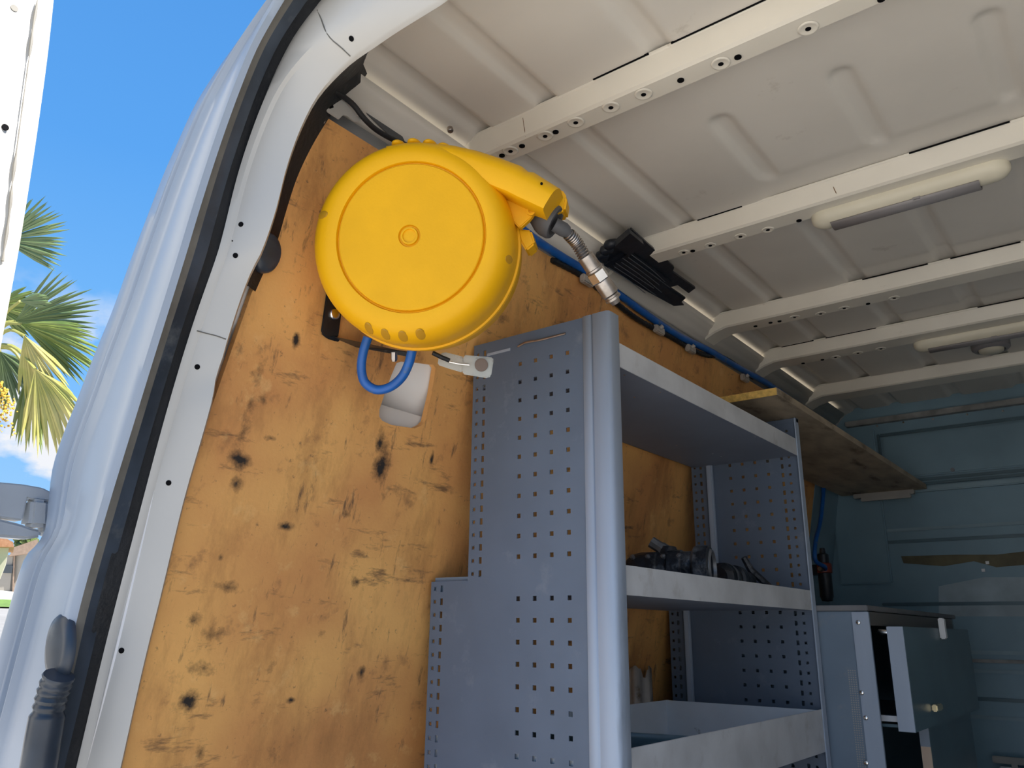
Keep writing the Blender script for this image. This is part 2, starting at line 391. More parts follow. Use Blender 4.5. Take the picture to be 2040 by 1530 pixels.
def beam(y, w, idx):
    """hat-section roof bow: profile in (y,z) swept along X, dropping at its ends"""
    P = [(y - 0.020, 0.0), (y - 0.015, -0.004), (y - 0.002, -(ZS - ZB) + 0.004), (y + 0.004, -(ZS - ZB)), (y + w - 0.004, -(ZS - ZB)), (y + w, -(ZS - ZB) + 0.004), (y + w + 0.003, -0.003), (y + w + 0.008, 0.0)]
    X = [-0.112, -0.10, -0.085, -0.06, -0.02, 0.02] + list(np.arange(0.08, 1.32, 0.08)) + [1.36, 1.42]
    cs = []
    for (py, pz) in P:
        row = []
        for x in X:
            drop = 0.0
            if x < -0.02: drop = 0.035 * ((-0.02 - x) / 0.09) ** 1.5
            k = 1.0
            row.append(Vector((x, py, ZS + 0.002 + pz * k - drop)))
        cs.append(row)
    o = loft(cs, 'roof_beam', M_BEAM, ceil, True, 30, 0.0015)
    return o
BO = [beam(y, w, i) for i, (y, w) in enumerate(BEAMS)]
def dimple(par, u, v, r, hole=True, dim=True, z=ZB):
    p = onZ(u, v, z); y0, w = par
    p.y = min(max(p.y, y0 + 0.012), y0 + w - 0.012)
    if dim:
        bm = bmesh.new(); lathe(bm, [(r * 1.25, 0.0006), (r * 1.15, -0.0009), (r * 1.0, -0.0013), (r * 0.85, -0.0005), (0.0, -0.0005)], (p.x, p.y, z), (0, 0, 1), 20, cap=False)
        finish('dimple', bm, M_BEAM, BO[BEAMS.index(par)], True, 60)
    if hole: cyl('hole', (p.x, p.y, z - 0.0012), (0, 0, 1), 0.0048 if dim else 0.0062, 0.002, M_DARK, BO[BEAMS.index(par)], 12)
for (u, v, d) in ((1610, 57, 1), (1436, 127, 1), (1470, 114, 0), (1356, 160, 0), (1282, 188, 1), (1217, 214, 1), (1147, 244, 1), (1107, 263, 0), (1086, 271, 1), (1040, 291, 0), (1017, 301, 1), (1000, 310, 0), (1758, 3, 0)):
    dimple(BEAMS[0], u, v, 0.0135, True, bool(d))
for (u, v, d) in ((1530, 458, 1), (1475, 471, 1), (1415, 489, 1), (1592, 440, 0), (1380, 500, 0), (1362, 503, 1)):
    dimple(BEAMS[1], u, v, 0.012, True, bool(d))
for (u, v, d) in ((1784, 597, 1), (1682, 614, 1), (1635, 625, 1), (1583, 632, 1), (1553, 640, 0), (1535, 643, 0), (1505, 650, 0), (1730, 606, 0)):
    dimple(BEAMS[2], u, v, 0.013, True, bool(d))
for (u, v, d) in ((1760, 700, 1), (1712, 706, 1), (1667, 714, 1), (1640, 718, 0), (1600, 724, 0)):
    dimple(BEAMS[3], u, v, 0.014, True, bool(d))
# rust seams of sealant crossing the beams, and dark gaps along their rear edge
for i, (y, w) in enumerate(BEAMS[:4]):
    rnd = random.Random(i)
    x = 0.02
    while x < 1.2:
        L = rnd.uniform(0.08, 0.22)
        if rnd.random() < 0.75:
            boxobj('seam_gap', (x, y - 0.0225, ZS - 0.0012 - 0.0005), (x + L, y - 0.0195, ZS + 0.001), M_DARK, BO[i])
        x += L + rnd.uniform(0.02, 0.08)

# left wall above the lining: rail and cove (grey, part of the body side)
YN, YF = -0.56, 2.56
def strip(name, prof, y0, y1, m, label=None, parent=None, ny=2, thick=0.0015):
    cs = [[Vector((x, y0 + (y1 - y0) * k / (ny - 1), z)) for k in range(ny)] for x, z in prof]
    o = loft(cs, name, m, parent, True, 25, thick)
    if parent is None: struct(o, label)
    return o
wl = strip('wall_left', [(plyx(-1.42) - 0.020, -1.42), (plyx(-0.10) - 0.020, -0.10), (plyx(-0.095) - 0.040, -0.095), (plyx(-0.060) - 0.044, -0.060), (plyx(-0.04) - 0.018, -0.04), (plyx(0.33) - 0.018, 0.33)], -0.60, 2.56, M_INNER, 'painted inner van side behind the plywood')
strip('inner_rail', [(plyx(0.33) - 0.018, 0.33), (-0.100, 0.350), (-0.104, 0.375), (-0.108, 0.392), (-0.110, 0.42)], -0.60, 2.56, M_RAIL, parent=wl)
strip('cove_lip', [(-0.112, 0.395), (-0.098, 0.398), (-0.090, 0.412), (-0.078, 0.420), (-0.072, 0.432), (-0.060, 0.440), (-0.050, 0.452)], -0.56, 2.50, M_ROOF, parent=wl)
# outer body side, right wall, floor, bulkhead
M_RWALL = mat('right_wall_lining', (0.50, 0.49, 0.46), 0.6, var=0.15, vscale=3)
RP = [(XR + 0.1, -1.42), (XR + 0.08, -0.5), (XR, 0.0), (XR - 0.012, 0.06), (XR - 0.08, 0.35), (XR - 0.10, 0.43), (XR - 0.17, 0.5), (XR - 0.17, 0.56)]
strip('wall_right', RP, -0.60, 3.4, M_RWALL, 'painted right inner side of the van')
struct(boxobj('floor', (-0.6, -0.62, -1.44), (XR + 0.12, 3.4, -1.40), M_FLOOR), 'worn load floor of the van')
YB = 2.56
bk = struct(boxobj('wall_front', (-0.5, YB, -1.42), (XR + 0.12, YB + 0.03, 0.56), M_BULK), 'dark bulkhead behind the cab')

# rear pillar: contours measured on the door frame
def contour(px, y, ext):
    top = [onY(u, v, y) for u, v in px]           # top to bottom in view
    hx = []
    p0 = top[0]; d = (top[0] - top[1]).normalized()
    L = XR - 0.02 - p0.x
    for (fx, fz) in ext: hx.append(Vector((p0.x + L * fx, y, p0.z + fz)))
    last = top[-1]
    bot = [Vector((last.x - 0.07 * k, y, last.z - 0.6 * k)) for k in (0.33, 0.66, 1.0, 1.4)]
    mid = catmull(top, 70)
    head = catmull([top[1], top[0]] + hx, 30)
    i0 = min(range(30), key=lambda i: (head[i] - top[0]).length)
    head = catmull([top[0]] + head[i0 + 1:], 16)
    return head[::-1] + mid[1:] + bot
A_ = [(557, 0), (530, 33), (477, 103), (437, 157), (400, 213), (363, 290), (333, 357), (307, 423), (273, 510), (233, 620), (193, 717), (160, 803), (133, 870), (113, 933), (105, 1000), (97, 1063), (78, 1090), (60, 1108), (43, 1153), (30, 1200), (0, 1303), (-60, 1520)]
B_ = [(562, 0), (537, 45), (490, 150), (433, 258), (377, 377), (320, 510), (300, 560), (247, 677), (207, 793), (160, 943), (147, 1020), (87, 1170), (30, 1353), (-20, 1530)]
C_ = [(567, 0), (543, 40), (513, 95), (483, 167), (443, 277), (400, 410), (370, 510), (310, 703), (267, 843), (213, 1020), (160, 1207), (127, 1353), (83, 1530)]
D_ = [(590, 0), (565, 45), (538, 100), (500, 187), (457, 327), (407, 510), (390, 567), (333, 760), (253, 1020), (200, 1193), (130, 1530)]
E_ = [(633, 0), (583, 67), (540, 150), (510, 227), (473, 340), (430, 510), (423, 530), (380, 653), (333, 810), (277, 1020), (207, 1293), (150, 1530)]
F_ = [(745, 0), (680, 60), (615, 115), (567, 173), (530, 250), (497, 343), (452, 510), (443, 535), (400, 660), (353, 812), (296, 1020), (226, 1293), (172, 1530)]
G_ = [(880, 0), (784, 60), (745, 87), (706, 114), (680, 137), (633, 190), (600, 253), (573, 327), (547, 427), (517, 510), (503, 535), (453, 677), (444, 710), (430, 752), (424, 790), (410, 843), (367, 993), (320, 1187), (287, 1320), (240, 1530)]
H_ = [(755, 80), (743, 92), (715, 142), (676, 176), (648, 215), (610, 277), (580, 340), (560, 400), (540, 467), (515, 525), (495, 570)]
X1 = ((0.15, 0.055), (0.35, 0.085), (1.0, 0.09)); X2 = ((0.12, 0.018), (0.3, 0.022), (1.0, 0.022))
cA = contour(A_, -0.63, X1); cB1 = contour(B_, -0.655, X1); cC = contour(C_, -0.66, X1)
cE = contour(E_, -0.612, X1); cD = [p.lerp(q, 0.60) for p, q in zip(cC, cE)]; cF = contour(F_, -0.60, X2); cG = contour(G_, -0.57, X2)
def off(c, dx, dy, dz=0): return [p + Vector((dx, dy, dz)) for p in c]
def lerp(a, b, t): return [p.lerp(q, t) for p, q in zip(a, b)]
PRF = [(0.0, 0.0), (0.04, -0.010), (0.10, -0.014), (0.27, -0.014), (0.30, -0.007), (0.325, -0.005), (0.35, -0.016), (0.365, -0.018), (0.385, -0.016), (0.41, -0.005), (0.435, -0.005), (0.46, -0.017), (0.48, -0.018), (0.52, -0.010), (0.60, -0.009), (0.93, -0.014), (0.98, -0.010), (1.0, 0.0)]
outer = loft([off(cA, -0.004, 0.10), off(cA, -0.004, 0.02)] + [off(lerp(cA, cC, t_), 0, dy_) for t_, dy_ in PRF], 'trim_1', M_BODY, None, True, 50)
struct(loft([off(cA, -0.004, 0.09), off(cA, -0.03, 0.20, 0.05), off(cA, -0.04, 4.0, 0.06)], 'wall_outer', M_BODY), 'outer body side and roof skin of the van')
struct(outer, 'white rear corner pillar of the van body beside the open door')
loft([cC, off(lerp(cC, cD, 0.12), 0, -0.002), off(lerp(cC, cD, 0.38), 0, 0.001)], 'sealant_strip', M_STRIP, outer)
loft([off(lerp(cC, cD, 0.38), 0, 0.001), off(lerp(cC, cD, 0.6), 0, 0.007), off(lerp(cC, cD, 0.85), 0, 0.007), off(cD, 0, 0.003)], 'drain_channel', M_CHAN, outer)
seal = loft([off(cD, 0, 0.003), off(lerp(cD, cE, 0.05), 0, -0.006), off(lerp(cD, cE, 0.35), 0, -0.009), off(lerp(cD, cE, 0.7), 0, -0.009), off(lerp(cD, cE, 0.95), 0, -0.006), off(cE, 0, 0.004)], 'trim_2', M_RUBBER)
struct(seal, 'black rubber door seal along the pillar')
pil = loft([off(cE, 0, 0.004), off(lerp(cE, cF, 0.2), 0, -0.002), off(lerp(cE, cF, 0.8), 0, -0.004), cF, off(lerp(cF, cG, 0.12), 0, -0.001), off(lerp(cF, cG, 0.92), 0, -0.001), cG, off(cG, -0.006, 0.005, -0.002), off(cG, -0.06, 0.02, 0.02)], 'trim_3', M_PILLAR, None, True, 35)
struct(pil, 'cream white inner door frame pillar and header')
from mathutils.bvhtree import BVHTree
def surf(o, u, v):
    t = BVHTree.FromPolygons([tuple(x.co) for x in o.data.vertices], [tuple(p.vertices) for p in o.data.polygons])
    d = Vector(ray(u, v)).normalized(); loc, nor, i_, d_ = t.ray_cast(Vector(CAM), d)
    if loc is None: return None, None
    if nor.dot(d) > 0: nor = -nor
    return loc, nor
for (u, v) in ((480, 447), (469, 509), (393, 731), (336, 962), (242, 1296), (700, 77), (463, 480)):
    r = 0.0042 if (u, v) != (463, 480) else 0.0012
    p, n_ = surf(pil, u, v)
    if p: cyl('hole', p - n_ * 0.002, n_, r, 0.0025, M_DARK, pil, 12)
def crease(pts, name='joint_line'):
    P = []
    for u, v in pts:
        p, n_ = surf(pil, u, v)
        if p: P.append(p + n_ * 0.0002)
    if len(P) > 1: tubeobj(name, P, 0.0010, M_STRIP, pil, 5, 14)
crease([(378, 655), (392, 659), (410, 664), (430, 669), (450, 676)])
crease([(632, 20), (640, 38), (648, 60), (660, 78), (680, 95), (698, 112)])
M_RUST = mat('rust_stain', (0.22, 0.12, 0.05), 0.8)
def seam_on(o, pts, r=0.0010, name='rust_seam'):
    P = []
    for u, v in pts:
        p, n_ = surf(o, u, v)
        if p: P.append(p + n_ * 0.0002)
    if len(P) > 1: tubeobj(name, P, r, M_RUST, o, 5, 12)
seam_on(BO[0], [(1039, 222), (1042, 235), (1044, 250), (1046, 262), (1047, 272)])
seam_on(BO[1], [(1660, 372), (1666, 385), (1671, 396)])
# inner black flap between pillar and lining
hG = [onY(u, v, -0.550) for u, v in [(760, 66), (735, 86), (700, 110), (665, 143), (622, 190), (590, 250), (563, 325), (540, 400), (520, 467), (500, 525), (484, 575)]]
hH = [onP(u, v, 0.010) for u, v in H_]
a1, a2 = catmull(hG, 40), catmull(hH, 40)
flap = loft([off(a1, -0.02, 0.0), a1, off(lerp(a1, a2, 0.5), 0.0, -0.006), a2, off(a2, -0.01, 0.02)], 'trim_4', M_RUBBER)
struct(flap, 'black edge trim between pillar and plywood lining')

# corrugated cable boot at the bottom of the pillar
boot = thing('cable_boot', 'grey rubber cable boot with ribbed neck on the white rear pillar', 'boot')
bc = onY(128, 1290, -0.662)
fr = (Vector((1, 0, 0)), Vector((0, 0, 1)), Vector((0, -1, 0)))
bm = bmesh.new(); lathe(bm, [(0.045, 0.0), (0.045, 0.006), (0.040, 0.012), (0.030, 0.014), (0, 0.013)], (0, 0, 0), None, 28, fr)
for v_ in bm.verts: v_.co = Vector((v_.co.x * 0.80 - v_.co.z * 0.16, v_.co.y, v_.co.z * 1.05)) + bc
finish('plate', bm, M_CHAN, boot, True, 50)
pts = [onY(u, v, -0.676) for u, v in ((118, 1345), (108, 1372), (98, 1410), (88, 1460), (76, 1530), (60, 1600))]
pp = catmull(pts, 60)
tubeobj('neck', pp, [0.020 + (0.0012 * math.sin(i * 1.7) if i < 20 else 0.0025) for i in range(60)], M_CHAN, boot, 14)

# ================================================================== rear door (open, sunlit) and hinge
door = struct(thing('door_1', 'open white rear door, sunlit inner side', 'door'))
del door['category']
e_top = [(118, -90), (110, 0), (98, 110), (82, 230), (62, 365), (42, 490), (22, 600), (5, 690), (-40, 960), (-75, 1200), (-110, 1500)]
XD = -0.45
edge = catmull([onX(u, v, XD) for u, v in e_top], 50)
def shift(c, dx, dy): return [p + Vector((dx, dy, 0)) for p in c]
loft([shift(edge, -0.07, -0.012), shift(edge, -0.02, 0.0), shift(edge, -0.004, -0.001), shift(edge, 0.0, -0.006), shift(edge, 0.001, -0.020), shift(edge, -0.003, -0.028), shift(edge, -0.003, -0.036), shift(edge, 0.003, -0.044), shift(edge, 0.010, -0.060), shift(edge, 0.010, -0.30), shift(edge, 0.010, -0.70), shift(edge, -0.07, -0.70), shift(edge, -0.07, -0.012)], 'door_panel', M_DOOR, door)
for (u, v, r) in ((10, 254, 0.0055), (28, 17, 0.006)):
    cyl('plug', onX(u, v, XD + 0.0095), (1, 0, 0), r, 0.002, M_DARK if v > 100 else M_STRIP, door, 12)
tubeobj('grime_line', catmull([onX(u, v, XD + 0.004) for u, v in ((75, 0), (68, 40), (60, 100), (45, 210), (33, 300), (25, 360), (18, 430), (5, 520))], 30), [0.0008 + 0.0022 * abs(math.sin(i * 0.9)) * (1 if i > 17 or i < 8 else 0.2) for i in range(30)], M_STRIP, door, 6)
# hinge: two cheek plates with a knuckle between them
hx = -0.55
def hp(u, v, x=hx): return onX(u, v, x)
M_HINGE = mat('hinge_paint', (0.50, 0.52, 0.54), 0.35, var=0.1, vscale=10)
hg = thing('door_hinge', 'grey painted steel door hinge arm on the outer pillar edge', 'hinge')
prismobj('cheek', [hp(-40, 962), hp(30, 968), (hp(70, 975)), hp(90, 985), hp(88, 1002), hp(45, 998), hp(40, 996), hp(30, 1040), hp(-40, 1030)], (0.03, 0, 0), M_HINGE, hg, 0.004)
prismobj('cheek', [hp(-40, 1030), hp(26, 1046), hp(48, 1054), hp(68, 1058), hp(68, 1072), hp(40, 1076), hp(-40, 1070)], (0.03, 0, 0), M_HINGE, hg, 0.004)
prismobj('knuckle', [hp(44, 996), hp(78, 1000), hp(76, 1054), hp(38, 1052)], (0.04, 0, 0), M_HINGE, hg, 0.006)
prismobj('mount_plate', [hp(76, 998), hp(90, 985), hp(104, 975), hp(112, 985), hp(104, 1055), hp(90, 1072), hp(72, 1066)], (0.03, 0, 0), M_HINGE, hg, 0.004)

# ================================================================== plywood lining
lin = []
hole_px = [(630, 490), (660, 480), (760, 487), (850, 500), (864, 520), (838, 680), (800, 840), (780, 862), (740, 880), (600, 860), (545, 835), (527, 810), (527, 770), (560, 670), (600, 560)]
hole = [onP(580 + a / 3, 560 + b / 3) for a, b in hole_px]
outl = [Vector((plyx(z), y, z)) for y, z in ((-0.478, 0.345), (-0.50, 0.20), (-0.53, 0.0), (-0.565, -0.30), (-0.575, -1.36), (2.22, -1.36), (2.22, 0.345))]
bm = bmesh.new()
def loop(pts):
    V = [bm.verts.new(p) for p in pts]; return [bm.edges.new((V[i], V[(i + 1) % len(V)])) for i in range(len(V))]
ed = loop(outl) + loop(hole)
bmesh.ops.triangle_fill(bm, use_beauty=True, edges=ed)
bmesh.ops.recalc_face_normals(bm, faces=bm.faces)
ext = bmesh.ops.extrude_face_region(bm, geom=list(bm.faces))
for g in ext['geom']:
    if isinstance(g, bmesh.types.BMVert): g.co += Vector((-0.012, 0, 0.0024))
BL = []
for (u, v, a, b, amt) in ((515, 740, .022, .05, .55), (500, 800, .02, .035, .4), (525, 795, .02, .02, .5), (485, 860, .018, .045, .5), (478, 915, .03, .022, .6), (470, 965, .015, .018, .6), (590, 678, .010, .018, .7), (575, 650, .03, .02, .35), (540, 873, .018, .008, .65),
                         (762, 925, .028, .05, .72), (757, 880, .016, .05, .45), (735, 905, .05, .02, .35), (775, 975, .09, .05, .3), (690, 1025, .03, .012, .5), (860, 915, .008, .02, .6), (570, 1050, .035, .012, .6), (440, 1110, .01, .012, .5), (710, 1160, .02, .02, .5), (455, 1170, .04, .014, .5), (385, 1235, .02, .02, .5), (420, 1265, .05, .02, .35),
                         (405, 1330, .035, .02, .55), (375, 1395, .032, .026, .62), (720, 1340, .014, .020, .6), (400, 1500, .012, .02, .5), (580, 1395, .014, .008, .6), (820, 1100, .07, .07, .22), (900, 860, .06, .03, .2), (640, 1260, .05, .02, .25), (540, 1330, .02, .035, .3), (560, 1500, .06, .03, .3), (740, 1210, .03, .02, .3),
                         (1050, 560, .06, .04, .35), (1000, 640, .06, .03, .4), (690, 770, .03, .02, .25), (480, 690, .014, .03, .4)):
    p = onP(u, v); BL.append(((0, p.y, p.z), a * 1.25, b * 1.25, amt))
M_PLY = mat('stained_plywood', (0.86, 0.46, 0.145), 0.62, vcol=(0.66, 0.30, 0.10), vscale=4.5, bump=0.06, bscale=150, dirt=(0.28, 0.14, 0.055), dscale=18, dlo=0.60, dhi=0.80, blobs=BL,
    scuff=[(9, (1, 1, 0.35), 0.0, 0.50, 0.72, (0.36, 0.16, 0.05), 0.75), (16, (1, 0.35, 1.6), 0.5, 0.585, 0.68, (0.15, 0.08, 0.04), 0.85),
           (16, (1, 1.8, 0.4), 0.25, 0.60, 0.69, (0.11, 0.065, 0.04), 0.85), (70, (1, 1, 1), 0.0, 0.62, 0.72, (0.10, 0.06, 0.04), 0.8), (14, (1, 1, 1), 0.0, 0.58, 0.74, (0.95, 0.60, 0.24), 0.6)])
ply = tag(finish('plywood_panel', bm, M_PLY), 'oil-stained plywood lining on the left van wall with a rectangular cutout', 'panel')
for (u, v) in ((642, 240), (1212, 640)):
    p = onP(u, v); cyl('screw', p, (1, 0, -PS), 0.006, 0.002, M_STEEL, ply, 14, 0.001)
# rubber buffer on the lining by the pillar
q = onP(522, 505); bm = bmesh.new()
lathe(bm, [(0.034, 0), (0.034, 0.014), (0.030, 0.02), (0.018, 0.022), (0, 0.021)], (0, 0, 0), None, 28, (Vector((0, 1, 0)), Vector((PS, 0, 1)).normalized(), Vector((1, 0, -PS)).normalized()))
for v_ in bm.verts: v_.co = Vector((v_.co.x, v_.co.y * 0.75, v_.co.z)) + q
tag(finish('rubber_buffer', bm, M_CHAN, None, True, 50), 'dark oval rubber buffer on the plywood beside the pillar', 'buffer')

# ================================================================== shelving rack
rack = thing('shelving_rack', 'blue-grey perforated steel shelving rack standing against the plywood', 'shelving')
def perf_strip(bm, x0, x1, z0, z1, y, holes=None):
    """vertical strip of sheet; holes: list of (zc, hh, round)"""
    def quad(a, b, c, d):
        bm.faces.new([bm.verts.new(p) for p in (a, b, c, d)])
    if not holes:
        quad((x0, y, z0), (x1, y, z0), (x1, y, z1), (x0, y, z1)); return
    z = z0; xm = (x0 + x1) / 2; r = (x1 - x0) / 2
    for zc, hh, rnd in sorted(holes):
        if zc - hh < z or zc + hh > z1: continue
        quad((x0, y, z), (x1, y, z), (x1, y, zc - hh), (x0, y, zc - hh))
        if rnd:
            n = 12; sq = []; ci = []
            for k in range(n):
                a = 2 * math.pi * k / n; c, s = math.cos(a), math.sin(a); mx = max(abs(c), abs(s))
                sq.append((xm + r * c / mx, y, zc + r * s / mx)); ci.append((xm + r * .9 * c, y, zc + r * .9 * s))
            for k in range(n): quad(sq[k], sq[(k + 1) % n], ci[(k + 1) % n], ci[k])
        z = zc + hh
    quad((x0, y, z), (x1, y, z), (x1, y, z1), (x0, y, z1))
def panel(y, front_cols, parent):
    bm = bmesh.new()
    sqx = [0.0, 0.038, 0.076, 0.114]; h = 0.0042
    def rows(z0, z1): return [(-0.038 * i, h, False) for i in range(0, 36) if z0 + .006 < -0.038 * i < z1 - .006]
    def region(xl, z0, z1, cr, cs, zr):
        rr = [(z, 0.0042, True) for z in zr]; rs = [(z, 0.0062, False) for z in zr]
        x = xl
        perf_strip(bm, x, cr - .0042, z0, z1, y); perf_strip(bm, cr - .0042, cr + .0042, z0, z1, y, rr)
        perf_strip(bm, cr + .0042, cs - .0036, z0, z1, y); perf_strip(bm, cs - .0036, cs + .0036, z0, z1, y, rs)
        x = cs + .0036
        for sx in sqx:
            perf_strip(bm, x, sx - h, z0, z1, y); perf_strip(bm, sx - h, sx + h, z0, z1, y, rows(z0, z1)); x = sx + h
        if front_cols:
            perf_strip(bm, x, .155 - .0036, z0, z1, y); perf_strip(bm, .155 - .0036, .155 + .0036, z0, z1, y, rs); perf_strip(bm, .1586, .176 - .0042, z0, z1, y)
            perf_strip(bm, .176 - .0042, .176 + .0042, z0, z1, y, rr); perf_strip(bm, .1802, .205, z0, z1, y)
        else: perf_strip(bm, x, .150, z0, z1, y)
    region(-.123, -.42, .064, -.112, -.093, [-.408 + .025 * i for i in range(0, 19)])
    region(-.220, -1.38, -.42, -.209, -.191, [-.434 - .025 * i for i in range(0, 37)])
    bmesh.ops.remove_doubles(bm, verts=bm.verts, dist=1e-5)
    o = finish('side_panel', bm, M_RACK, parent, recalc=False)
    for p in o.data.polygons:
        pass
    s = o.modifiers.new('sheet', 'SOLIDIFY'); s.thickness = 0.0022; s.offset = 0
    return o
np_ = panel(0.0, False, rack)
# folded front edge of the near panel
prof = [(.150, 0.0), (.153, -.0045), (.170, -.0055), (.1725, -.003), (.176, -.0055), (.204, -.0055), (.2095, -.002), (.2105, .004), (.2105, .030), (.2085, .032), (.195, .032)]
bm = bmesh.new()
V0 = [bm.verts.new((x, y, -1.38)) for x, y in prof]; V1 = [bm.verts.new((x, y, .064)) for x, y in prof]
for k in range(len(prof) - 1): bm.faces.new((V0[k], V0[k + 1], V1[k + 1], V1[k]))
o = finish('front_fold', bm, M_RACKLIT, np_, True, 30); s = o.modifiers.new('sheet', 'SOLIDIFY'); s.thickness = .0012; s.offset = 0
# top fold of the near panel
boxobj('top_fold', (-.123, 0.001, .060), (.150, .026, .0635), M_RACK, np_, 0.001)
boxobj('weld_line', (-.086, -.0022, .0335), (-.025, -.0008, .039), M_RACKLIT, np_)
tubeobj('tie_wire', [(-.004, -.003, .037), (.016, -.006, .040), (.05, -.006, .038), (.112, -.003, .0395)], 0.0022, M_STEEL, np_, 8, 14)
fp_ = panel(1.024, True, rack)
boxobj('front_fold', (.203, 1.012, -1.38), (.2065, 1.040, .075), M_RACKLIT, fp_, .001)
boxobj('top_fold', (.10, 1.022, .064), (.2065, 1.040, .077), M_RACK, fp_, .001)
boxobj('back_fold', (-.070, 1.008, -.42), (-.052, 1.0225, .06), M_RACKLIT, fp_, .003)
boxobj('back_fold', (-.168, 1.008, -1.38), (-.150, 1.0225, -.43), M_RACKLIT, fp_, .003)
def tray(name, z0, z1, xb, t, m, back=None):
    """folded sheet shelf: base plus front lip"""
    bm = bmesh.new(); box(bm, (xb, .004, z0), (.203, 1.018, z0 + t)); box(bm, (.203 - t, .004, z0), (.203, 1.018, z1))
    if back is not None: box(bm, (xb, .004, z0), (xb + t, 1.018, back))
    return finish(name, bm, m, rack)
M_SHELF = mat('grey_shelf_paint', (0.21, 0.245, 0.32), 0.5, var=0.12, vscale=6)
def shelf(zb, zt, xb):
    s_ = boxobj('shelf', (xb, .004, zb), (.2015, 1.018, zb + .0018), M_SHELF, rack)
    boxobj('front_lip', (.2015, .004, zb - .001), (.2035, 1.018, zt), M_GALV, s_, .0006)
    boxobj('back_lip', (xb, .004, zb), (xb + .002, 1.018, zb + .02), M_GALV, s_)
    return s_
s1 = shelf(-.033, .0146, -.115); s2 = shelf(-.450, -.400, -.218)
boxobj('shelf_base_liner', (-.216, .006, -.4478), (.2005, 1.016, -.412), M_CAB, s2)
for (u, v) in ((1244, 747), (1264, 791), (1315, 782), (1371, 838), (1418, 832), (1459, 876), (1348, 887), (1504, 871), (1420, 904), (1436, 910), (1550, 892), (1355, 910)):
    p = onZ(u, v, -.0335); cyl('rivet', (p.x, p.y, -.0338), (0, 0, 1), .0022, .001, M_CHROME, s1, 8)
# open tray
tr = boxobj('tray', (-.221, .006, -.795), (.2015, 1.000, -.792), M_TRAYIN, rack)
boxobj('front_wall', (.2005, .006, -.795), (.2035, 1.018, -.695), M_GALV, tr, .0006)
boxobj('back_wall', (-.224, .006, -.795), (-.221, 1.000, -.695), M_TRAYIN, tr)
boxobj('end_wall', (-.221, .985, -.795), (.2005, .988, -.695), M_TRAYIN, tr)
boxobj('end_wall', (-.221, .008, -.795), (.2005, .011, -.700), M_TRAYIN, tr)
bm = bmesh.new(); V = []
for k in range(14):
    a = math.pi * 0.5 * k / 13
    V.append([bm.verts.new((-.21 + .40 * j, .50 - .30 * math.cos(a) + .10 * j, -.700 - .09 * math.sin(a))) for j in (0, 1)])
for k in range(13): bm.faces.new((V[k][0], V[k][1], V[k + 1][1], V[k + 1][0]))
o = finish('curved_divider', bm, M_CABF, tr, True); s = o.modifiers.new('t', 'SOLIDIFY'); s.thickness = .003
rd = random.Random(3); bm = bmesh.new()
c0 = onZ(1335, 1470, -.79)
for i in range(70):
    p = c0 + Vector((rd.gauss(0, .035), rd.gauss(0, .06), 0))
    if not (-.21 < p.x < .19 and .2 < p.y < .97): continue
    bmesh.ops.create_icosphere(bm, subdivisions=1, radius=rd.uniform(.004, .010), matrix=Matrix.Translation((p.x, p.y, -.790)))
o = finish('debris', bm, M_OSB, None); o['kind'] = 'stuff'; o['label'] = 'brown crumbs and dust lying in the open rack tray'; o['category'] = 'debris'

# jagged white plastic tube in the tray
tub = bmesh.new(); cx, cy = -.2535, onX(1275, 1370, -.2535).y; jag = [0, .010, .004, -.014, -.030, -.034, -.028, -.010, .004, -.004, -.012, .0, .008, .012, .004, -.02]
R0 = []; R1 = []; n = 32
for k in range(n):
    a = 2 * math.pi * k / n; j = jag[(k // 2) % len(jag)]
    rr = .062 + .005 * math.cos(6 * a)
    R0.append(tub.verts.new((cx + rr * .42 * math.cos(a), cy + rr * .85 * math.sin(a), -.791)))
    R1.append(tub.verts.new((cx + (rr - .004) * .42 * math.cos(a), cy + (rr - .004) * .85 * math.sin(a), -.612 + j)))
for k in range(n): tub.faces.new((R0[k], R0[(k + 1) % n], R1[(k + 1) % n], R1[k]))
o = finish('broken_tube', tub, M_WPLAST, None, True, 50); s = o.modifiers.new('t', 'SOLIDIFY'); s.thickness = .003
tag(o, 'broken off-white plastic tube with jagged rim behind the rack tray', 'tube')

# greasy machine parts on the middle shelf
mp1 = thing('machine_part', 'large greasy black casting with round opening on the middle shelf', 'machine part')
ZT = -.412
ax = Vector((0.97, 0.24, 0)).normalized(); K = 0.74
b0 = Vector((-.015, .425, ZT + .050 * K))
bm = bmesh.new(); lathe(bm, [(r_ * K, h_ * .80) for r_, h_ in [(0, 0), (.030, .004), (.044, .02), (.050, .05), (.050, .09), (.046, .095), (.046, .12), (.054, .125), (.054, .16), (.049, .165), (.049, .19), (.060, .195), (.064, .20), (.064, .236), (.060, .240), (.046, .240), (.044, .19), (0, .19)]], b0, ax, 36)
finish('casting', bm, M_GREASE, mp1, True, 35)
c1 = b0 + ax * .192; bm = bmesh.new(); lathe(bm, [(.054 * K, 0), (.054 * K, .004), (.050 * K, .007), (.046 * K, .007), (.044 * K, 0)], c1 - ax * .002, ax, 36, cap=False)
finish('rim_ring', bm, M_ALU, mp1, True, 40)
b1 = b0 + ax * .075 + Vector((0, 0, .040 * K))
bm = bmesh.new(); lathe(bm, [(.015, 0), (.015, .014), (.013, .018), (.013, .040), (.0, .040)], b1 + Vector((0.015, .01, .008)), Vector((-.75, -.35, .55)), 8)
finish('inlet_neck', bm, M_ALU, mp1, True, 30)
